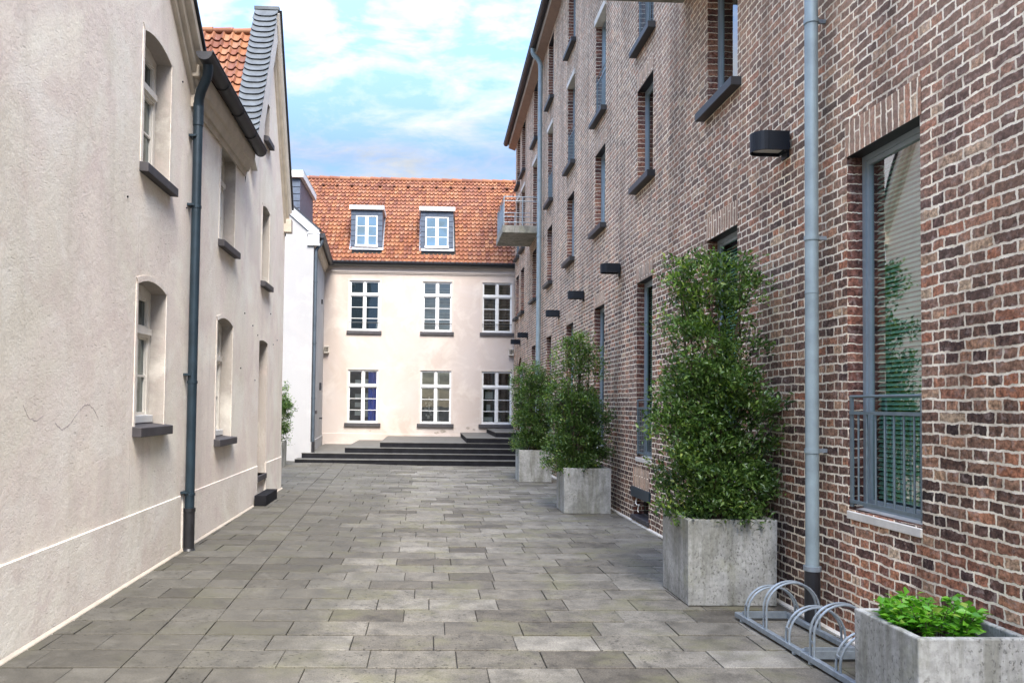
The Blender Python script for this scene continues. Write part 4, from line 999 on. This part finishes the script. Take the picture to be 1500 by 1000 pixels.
# ------------------------------------------------------------------ white house (left back)
def white_house():
    H = thing('white_house', 'white gable wing with grey downpipe standing at the left end of the steps', 'house', FWF(-4.5, -0.3, 0))
    WE = 6.62
    xr = -3.41; k = 0.86
    m = MB(FWF); wall(m, -9.5, xr, -0.1, 12, [], planes=[(k, 1, WE + 0.1 + k * xr), (-k, 1, WE + .1 + k * 3.0 + k * 9.5 - k * 0.4)])
    m.build('gable_wall', [M['white'], M['white']], H)
    L = (PY - WY) / _wd.y
    win = (0.95, 1.20, 1.45, 2.45)
    m = MB(FWS); wall(m, 0, L - 0.01, -0.1, WE, [win], dep=0.12); m.build('side_wall', [M['white'], M['trim']], H)
    c = MB(FWS); c.box(win[0], win[1], -.12, -.09, win[2], win[3]); cw = c.build('window', M['cream_paint'], H)
    c = MB(FWS); c.box(win[0] + .04, win[1] - .04, -.092, -.085, win[2] + .05, win[3] - .05); c.build('pane', M['glass'], cw)
    c = MB(FWS); c.box(win[0] - .08, win[1] + .08, -.1, .09, win[2] - .10, win[2]); c.build('sill', M['sill_slate'], cw)
    p = MB(FWS); p.box(0.02, L - .05, 0, .025, .2, .55); p.build('plinth', M['white'], H)
    b = MB(FWS); b.box(3.2, 3.3, .003, .07, 2.1, 2.35); b.build('bell_box', M['gutter_dark'], H)
    b = MB(FWS); b.box(3.4, 3.5, .003, .10, 1.15, 1.2); b.build('door_handle', M['gutter_dark'], H)
    b = MB(FWS); b.box(3.5, 3.56, .003, .05, 5.0, 5.15); b.build('vent_box', M['gutter_dark'], H)
    # barge board and verge
    v = MB(FWF); x0, z0 = xr + 0.18, WE + 0.10; x1 = xr - 3.2; z1 = z0 + k * 3.38
    band(v, (x0, z0), (x1, z1), 0.24, -0.02, 0.05); v.build('barge_board', M['white_paint'], H)
    v = MB(FWF); band(v, (x0 + .03, z0 + .01), (x1, z1 + .035), 0.035, -0.3, 0.08); v.build('verge_flashing', M['gutter_dark'], H)
    # boxed eave end
    v = MB(FWF); v.box(xr - 0.16, xr + 0.16, 0.0, 0.04, WE - .32, WE - .02); v.box(xr - .18, xr + .18, 0.0, .06, WE - .02, WE + .03); v.box(xr - .18, xr + .18, 0.0, .06, WE - .36, WE - .31)
    v.build('eave_return', M['white_paint'], H)
    c = MB(FWS); c.prism_s(0.0, L - .15, [(0, WE - .34), (.04, WE - .34), (.06, WE - .24), (.10, WE - .22), (.14, WE - .08), (0, WE - .02)]); c.build('cornice', M['trim'], H)
    g = MB(FWS); g.prism_s(0.0, L - .25, [(.15, WE - .02), (.17, WE - .10), (.23, WE - .13), (.30, WE - .10), (.32, WE + .0), (.31, WE + .02), (.15, WE + .02)]); g.build('gutter', M['gutter_dark'], H)
    r = MB(FWS); r.hexa([(0, .26, WE + .0), (L + 2, .26, WE + .0), (L + 2, -4, WE + 3.66), (0, -4, WE + 3.66)], [(0, .26, WE - .06), (L + 2, .26, WE - .06), (L + 2, -4, WE + 3.58), (0, -4, WE + 3.58)])
    r.build('roof', M['tile'], H)
    # slate clad dormer rising behind the gable
    d = MB(); x0, x1, y0, y1, z0, z1 = -6.2, -4.00, 23.9, 26.5, 6.7, 8.72
    d.box(x0, x1, y0, y1, z0, z1 - .2); dm = d.build('dormer', M['slate'], H)
    j = MB()
    for q in range(8):
        z = z0 + .05 + q * .215; j.hexa([(x0, y0 - .02, z), (x1 - .001, y0 - .02, z), (x1 - .001, y0 - .001, z), (x0, y0 - .001, z)], [(x0, y0 - .005, z + .2), (x1 - .001, y0 - .005, z + .2), (x1 - .001, y0 - .001, z + .2), (x0, y0 - .001, z + .2)])
    j.build('slate_course', M['slate'], dm)
    f = MB(); f.box(x0 - .1, x1 + .1, y0 - .12, y1 + .1, z1 - .2, z1); f.build('dormer_fascia', M['white_paint'], dm, bevel=.01)
    f = MB(); f.box(x0 - .1, x1 + .1, y0 - .12, y1 + .1, z1 + .002, z1 + .03); f.build('dormer_cap', M['zinc'], dm)
    # downpipe with swan neck
    p = MB(FWS); s, o, rr = 0.10, 0.06, 0.05
    p.tube([(s, .235, WE - .10), (s, .235, WE - .20), (s, .20, WE - .30), (s, .11, WE - .40), (s, o + .01, WE - .46), (s, o, WE - .58)], rr, 12)
    p.tube([(s, o, WE - .56), (s, o, .55)], rr, 12)
    for z in (5.2, 3.4, 1.8): p.tube([(s, o, z), (s, o, z + .04)], rr + .01, 12)
    dp = p.build('downpipe', M['steel_pipe'], H, smooth=True)
    p = MB(FWS); p.tube([(s, o, .25), (s, o, .56)], .058, 12); p.build('standpipe', M['black'], dp, smooth=True)
M['steel_pipe'] = m_plain('weathered_zinc', (0.07, 0.09, 0.11), 0.45, 0.3, 0.25, 5)
white_house()

# ------------------------------------------------------------------ steps
def steps():
    S = thing('stone_steps', 'wide dark basalt steps rising to the pink house with pale treads', 'steps', (0, 22.4, -0.05))
    XR = 2.985
    def blk(x0, y0, z1, x1=XR, nm='step'):
        b = MB(); b.box(x0, x1, y0, PY - 0.005, z1 - 0.155 if nm == 'step' else z1 - .16, z1 - 0.02); s = b.build(nm, M['basalt'], S)
        t = MB(); t.box(x0 - .008, x1, y0 - .012, PY - 0.006, z1 - 0.02 + .0005, z1); t.build('tread', M['tread'], s, bevel=.004)
    blk(-3.75, 22.30, 0.10); blk(-3.62, 22.70, 0.25); blk(-2.42, 22.98, 0.40); blk(-1.42, 23.26, 0.55)
    blk(1.14, 23.30, 0.70); blk(2.06, 24.0, 0.85)
steps()

# ------------------------------------------------------------------ planters
def planter(x0, x1, y0, y1, z0, z1, label, t=0.055, soil=0.09, group='square concrete planters'):
    o = thing('planter', label, 'planter', ((x0+x1)/2, (y0+y1)/2, z0), group)
    b = MB(); h = z1 - z0
    O = [(x0, y0), (x1, y0), (x1, y1), (x0, y1)]; I = [(x0+t, y0+t), (x1-t, y0+t), (x1-t, y1-t), (x0+t, y1-t)]
    e = 0.004
    Ob = [(x0+e, y0+e), (x1-e, y0+e), (x1-e, y1-e), (x0+e, y1-e)]
    for k in range(4):
        j = (k + 1) % 4
        b.face([(*Ob[k], z0), (*Ob[j], z0), (*O[j], z1), (*O[k], z1)]); b.face([(*O[k], z1), (*O[j], z1), (*I[j], z1), (*I[k], z1)])
        b.face([(*I[k], z1), (*I[j], z1), (*I[j], z1 - soil - .03), (*I[k], z1 - soil - .03)])
    b.face([(*p, z0) for p in Ob])
    b.build('tub', M['concrete'], o, bevel=0.008)
    s = MB(); n = 8; rnd = random.Random(int(x0 * 100))
    gz = [[z1 - soil + rnd.uniform(-.015, .02) for _ in range(n + 1)] for _ in range(n + 1)]
    for i in range(n):
        for j in range(n):
            P = lambda a, c: (x0 + t + (x1 - x0 - 2*t) * a / n, y0 + t + (y1 - y0 - 2*t) * c / n, gz[a][c])
            s.face([P(i, j), P(i+1, j), P(i+1, j+1), P(i, j+1)])
    s.build('soil', M['soil'], o)
    return o
planter(2.235, 3.015, 6.69, 7.43, 0, 0.735, 'large pale pitted concrete planter under the biggest shrub, behind the bike racks')
planter(2.17, 2.93, 12.48, 13.22, -0.02, 0.70, 'grey streaked concrete planter in the middle of the row of three along the brick wall')
planter(2.05, 2.80, 17.70, 18.40, -0.04, 0.68, 'farthest concrete planter along the brick wall, near the steps')
planter(2.475, 3.075, 3.90, 4.50, 0, 0.55, 'low weathered planter with a bright green leafy plant, in front of the bike racks', t=0.042, soil=0.15)
planter(-4.55, -3.80, 20.6, 21.3, -0.04, 0.66, 'dark planter half hidden past the end of the plaster house, by the white wall')

# ------------------------------------------------------------------ foliage
def leaves_mesh(name, P, D, size, mats, mi, parent, wid=0.42, fold=0.25):
    """one small folded leaf per row: P position, D direction of the leaf axis."""
    n = len(P); rng = RNG
    D = D / np.linalg.norm(D, axis=1)[:, None]
    up = rng.normal(size=(n, 3)) * 0.6 + np.array([0, 0, 1.0])
    B = np.cross(D, up); B /= np.linalg.norm(B, axis=1)[:, None] + 1e-9
    Nn = np.cross(B, D)
    s = size[:, None]
    b0 = P; tip = P + D * s - Nn * s * 0.12; m = P + D * s * 0.48 - Nn * s * 0.02
    l = P + D * s * 0.45 + B * s * wid / 2 + Nn * s * fold * wid; r = P + D * s * 0.45 - B * s * wid / 2 + Nn * s * fold * wid
    V = np.stack([b0, l, tip, r, m], 1).reshape(-1, 3)
    org = np.array(parent_loc(parent)); V = V - org
    i = np.arange(n)[:, None] * 5
    faces = np.concatenate([i + np.array([[0, 4, 1]]), i + np.array([[4, 2, 1]]), i + np.array([[0, 3, 4]]), i + np.array([[4, 3, 2]])], 1).reshape(-1, 3)
    me = bpy.data.meshes.new(name)
    me.vertices.add(len(V)); me.vertices.foreach_set('co', V.ravel().astype(np.float32))
    me.loops.add(faces.size); me.loops.foreach_set('vertex_index', faces.ravel().astype(np.int32))
    me.polygons.add(len(faces)); me.polygons.foreach_set('loop_start', np.arange(0, faces.size, 3, dtype=np.int32)); me.polygons.foreach_set('loop_total', np.full(len(faces), 3, np.int32))
    for q in mats: me.materials.append(q)
    me.polygons.foreach_set('material_index', np.repeat(mi, 4).astype(np.int32))
    me.update(); me.validate()
    o = bpy.data.objects.new(name, me); COL.objects.link(o); o.parent = parent
    return o

def shrub(cx, cy, z0, prof, ntw, nleaf, lsz, label, seed, sprouts=(), depth=1.0):
    """prof: list of (z, half width x, half depth y, x shift, density)"""
    rng = np.random.default_rng(seed)
    o = thing('shrub', label, 'shrub', (cx, cy, z0), 'evergreen shrubs growing in the concrete planters')
    zs = np.array([p[0] for p in prof]); 
    f = lambda k, z: np.interp(z, zs, [p[k] for p in prof])
    # twigs ends spread through the volume, denser towards the outside
    zg = np.linspace(zs[0], zs[-1], 200); dens = f(4, zg) * f(1, zg) ; cdf = np.cumsum(dens); cdf /= cdf[-1]
    NT_ = ntw; ntw = ntw // 8
    z = np.interp(rng.random(ntw), cdf, zg)
    ang = rng.random(ntw) * 2 * pi; rad_ = rng.random(ntw) ** 0.42
    lump = 1 + 0.16 * np.sin(ang * 3 + z * 5.1 + seed) + 0.12 * np.sin(z * 9.3 + ang * 2) + rng.normal(size=ntw) * 0.06
    # squarish clipped plan
    ca, sa = np.cos(ang), np.sin(ang); sq = 1 / (np.abs(ca) ** 3.2 + np.abs(sa) ** 3.2) ** (1 / 3.2)
    rr = rad_ * lump * sq * 0.87
    T = np.stack([cx + f(3, z) + ca * rr * f(1, z), cy + sa * rr * f(2, z), z], 1)
    cs = rng.uniform(0.75, 1.3, ntw)[:, None] * np.array([.060, .060, .045])
    T = (T[:, None, :] + rng.normal(size=(ntw, 8, 3)) * cs[:, None, :]).reshape(-1, 3)
    # gaps: drop twigs inside some random holes
    for _ in range(16):
        hz = rng.uniform(zs[0] + .2, zs[-1]); a = rng.random() * 2 * pi
        h = np.array([cx + f(3, hz) + cos(a) * f(1, hz) * rng.uniform(.3, 1), cy + sin(a) * f(2, hz) * rng.uniform(.3, 1), hz])
        T = T[np.linalg.norm(T - h, axis=1) > rng.uniform(.05, .12)]
    for (sx, sy, sz0, sz1, n) in sprouts:
        zz = rng.uniform(sz0, sz1, n); w = 0.12 * (1.1 - (zz - sz0) / (sz1 - sz0 + .01)) + .05
        T = np.concatenate([T, np.stack([cx + sx + rng.normal(size=n) * w, cy + sy + rng.normal(size=n) * w, zz], 1)])
    # stems
    st = MB(); org = Vector((cx, cy, z0))
    stems = []
    for k in range(9):
        a = k * 2.4; x, y = cx + 0.10 * cos(a), cy + 0.10 * sin(a); path = [(x, y, z0 - .1)]
        H = zs[0] + (zs[-1] - zs[0]) * rng.uniform(0.55, 0.88)
        tx, ty = rng.uniform(-.6, .6), rng.uniform(-.6, .6)
        for q in range(1, 8):
            t = q / 7; zz = z0 + (H - z0) * t
            path.append((cx + f(3, zz) * t + (x - cx) + tx * f(1, zz) * t + rng.normal() * .015, cy + (y - cy) + ty * f(2, zz) * t + rng.normal() * .015, zz))
        st.tube(path, [0.016 * (1 - 0.75 * i / 7) + .002 for i in range(8)], 6); stems.append(np.array(path))
    allp = np.concatenate(stems)
    for k in rng.choice(len(T), min(170, len(T)), replace=False):
        e = T[k]; d = allp - e; d2 = np.einsum('ij,ij->i', d, d) + np.where(allp[:, 2] > e[2] - 0.03, 4, 0); b = allp[np.argmin(d2)]
        m = (b + e) / 2 + np.array([0, 0, .02]); st.tube([tuple(b), tuple(m), tuple(e)], [.006, .004, .0025], 4, cap=False)
    for (sx, sy, sz0, sz1, n) in sprouts: st.tube([(cx + sx * .6, cy + sy, sz0 - .5), (cx + sx, cy + sy, sz0), (cx + sx, cy + sy, sz1)], [.010, .006, .003], 5)
    st.build('trunk', M['bark'], o)
    # leaves round each twig end
    per = max(4, nleaf // len(T)); nT = len(T)
    Tr = np.repeat(T, per, 0); n = len(Tr)
    outw = Tr - np.stack([np.full(n, cx), np.full(n, cy), Tr[:, 2] - 0.25], 1); outw /= np.linalg.norm(outw, axis=1)[:, None]
    sp = 0.042 * (lsz / 0.05)
    P = Tr + rng.normal(size=(n, 3)) * sp * np.array([1, 1, .8])
    D = outw * 0.7 + rng.normal(size=(n, 3)) * 0.75 + np.array([0, 0, .25])
    size = lsz * rng.uniform(0.6, 1.25, n)
    # fresh growth on whole twigs high up; paler left side also paints in light
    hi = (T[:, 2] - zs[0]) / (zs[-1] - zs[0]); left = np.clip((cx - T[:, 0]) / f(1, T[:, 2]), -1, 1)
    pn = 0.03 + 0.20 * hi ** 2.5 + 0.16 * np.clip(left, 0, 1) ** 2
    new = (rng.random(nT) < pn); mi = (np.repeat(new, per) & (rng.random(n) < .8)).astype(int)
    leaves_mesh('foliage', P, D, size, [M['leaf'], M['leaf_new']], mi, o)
    return o
shrub(2.61, 7.06, 0.70, [(0.72, .41, .36, .02, .9), (0.88, .47, .40, .02, 1.15), (1.3, .50, .43, -.01, 1.1), (1.8, .47, .41, -.02, .95), (2.2, .42, .37, -.04, .60), (2.55, .38, .33, -.07, .36), (2.9, .33, .28, -.10, .24), (3.05, .24, .2, -.1, .12)],
      2100, 34000, 0.052, 'biggest loose green shrub, in the large pale planter beside the near downpipe', 21, [(-.30, 0, 2.6, 3.02, 45), (-.02, .05, 2.75, 3.1, 30), (.20, -.05, 2.6, 3.1, 50)])
shrub(2.43, 12.85, 0.67, [(0.66, .42, .40, .06, .9), (0.85, .48, .44, .05, 1.15), (1.3, .48, .44, .03, 1.1), (1.75, .45, .42, 0, .9), (2.05, .38, .36, -.06, .5), (2.22, .28, .26, -.10, .2)],
      1900, 27000, 0.050, 'middle green shrub with one tall sprout rising above its top, in the streaked planter', 33, [(.04, 0, 2.2, 2.88, 130), (.20, 0, 2.1, 2.65, 70), (-.16, 0, 2.3, 2.78, 60)])
shrub(2.40, 18.05, 0.65, [(0.60, .42, .40, 0, 1), (0.85, .46, .42, 0, 1.15), (1.5, .46, .42, 0, 1.1), (2.1, .44, .40, -.02, 1.0), (2.45, .40, .36, -.04, .7), (2.62, .25, .25, -.05, .3)],
      1800, 24000, 0.052, 'farthest dense green shrub against the brick wall, near the steps', 45)
shrub(-4.10, 20.95, 0.63, [(0.60, .36, .40, 0, 1), (1.1, .44, .42, 0.02, 1.1), (1.7, .42, .42, .04, 1.0), (2.1, .32, .30, .06, .6), (2.35, .12, .12, .1, .2)],
      900, 12000, 0.054, 'dark shrub peeking out past the far corner of the plaster house', 57)

def leafy_plant():
    cx, cy, z0 = 2.77, 4.22, 0.42
    rng = np.random.default_rng(8)
    o = thing('leafy_plant', 'low bright green broad leaved plant in the small planter at the front', 'plant', (cx, cy, z0))
    st = MB(); P, D, S = [], [], []
    for k in range(95):
        a = rng.random() * 2 * pi; r = rng.random() ** .5 * .20; bx, by = cx - .01 + r * cos(a) * 1.0, cy + r * sin(a) * .85
        h = 0.15 + 0.09 * rng.random() - r * .15
        tx, ty, tz = bx + cos(a) * .06, by + sin(a) * .06, z0 + h + .02
        st.tube([(bx * .6 + cx * .4, by * .6 + cy * .4, z0 - .03), (bx, by, z0 + h * .6), (tx, ty, tz)], [.004, .003, .002], 5)
        for q in range(11):
            b = rng.random() * 2 * pi; t = rng.uniform(.45, 1.0)
            P.append((bx + (tx - bx) * t, by + (ty - by) * t, z0 + (tz - z0) * t)); D.append((cos(b), sin(b), rng.uniform(-.1, .7))); S.append(rng.uniform(.045, .082))
    st.build('stem', M['bark'], o)
    leaves_mesh('foliage', np.array(P), np.array(D), np.array(S), [M['leaf_bright']], np.zeros(len(P), int), o, wid=0.5, fold=.2)
leafy_plant()

# ------------------------------------------------------------------ bike racks
def bike_rack(y0, y1, hoops, label):
    def rx(y): return 2.485 + (6.3 - y) * 0.055 * 1.0
    wd = 0.40
    o = thing('bike_rack', label, 'bike rack', (rx((y0+y1)/2) + wd/2, (y0+y1)/2, 0), 'galvanised hoop bike racks end to end')
    f = MB()
    def rail(xo):
        lo = [(rx(y1) + xo, y1, .018), (rx(y0) + xo, y0, .018), (rx(y0) + xo + .04, y0, .018), (rx(y1) + xo + .04, y1, .018)]
        f.hexa(lo, [(x, y, .055) for x, y, z in lo])
    rail(0); rail(wd)
    for y in (y1 - .055, y0 + .012):
        f.box(rx(y) + .04, rx(y) + wd, y, y + .006, .018, .075); f.box(rx(y) + .04, rx(y) + wd, y + .006, y + .05, .048, .054)
    for y in (y0 + .1, y1 - .1):
        for xo in (0.02, wd + .02): f.tube([(rx(y) + xo, y, 0), (rx(y) + xo, y, .018)], .022, 8)
    f.build('base_frame', M['galv'], o, bevel=.003)
    for y, h in hoops:
        m = MB(); xa, xb = rx(y) + .02, rx(y) + wd + .02; xc = (xa + xb) / 2; R = (xb - xa) / 2
        for dy in (-.026, .026):
            pth = [(xa, y + dy, .05), (xa, y + dy, max(.06, h - R))] + [(xc - R * cos(pi * k / 18), y + dy, max(.06, h - R) + R * sin(pi * k / 18) * (1 if h > R + .06 else (h - .06) / R)) for k in range(1, 18)] + [(xb, y + dy, max(.06, h - R)), (xb, y + dy, .05)]
            m.tube(pth, .0085, 8)
        for x in (xa, xb): m.box(x - .006, x + .006, y - .026, y + .026, .14, .155)
        m.build('hoop', M['galv'], o, smooth=True)
bike_rack(5.30, 6.30, [(6.13, .30), (5.83, .40), (5.50, .30)], 'farther galvanised bike rack section with three double hoops, next to the big planter')
bike_rack(4.53, 5.29, [(5.18, .40), (4.88, .30), (4.62, .40)], 'nearer galvanised bike rack section, partly hidden by the low planter')
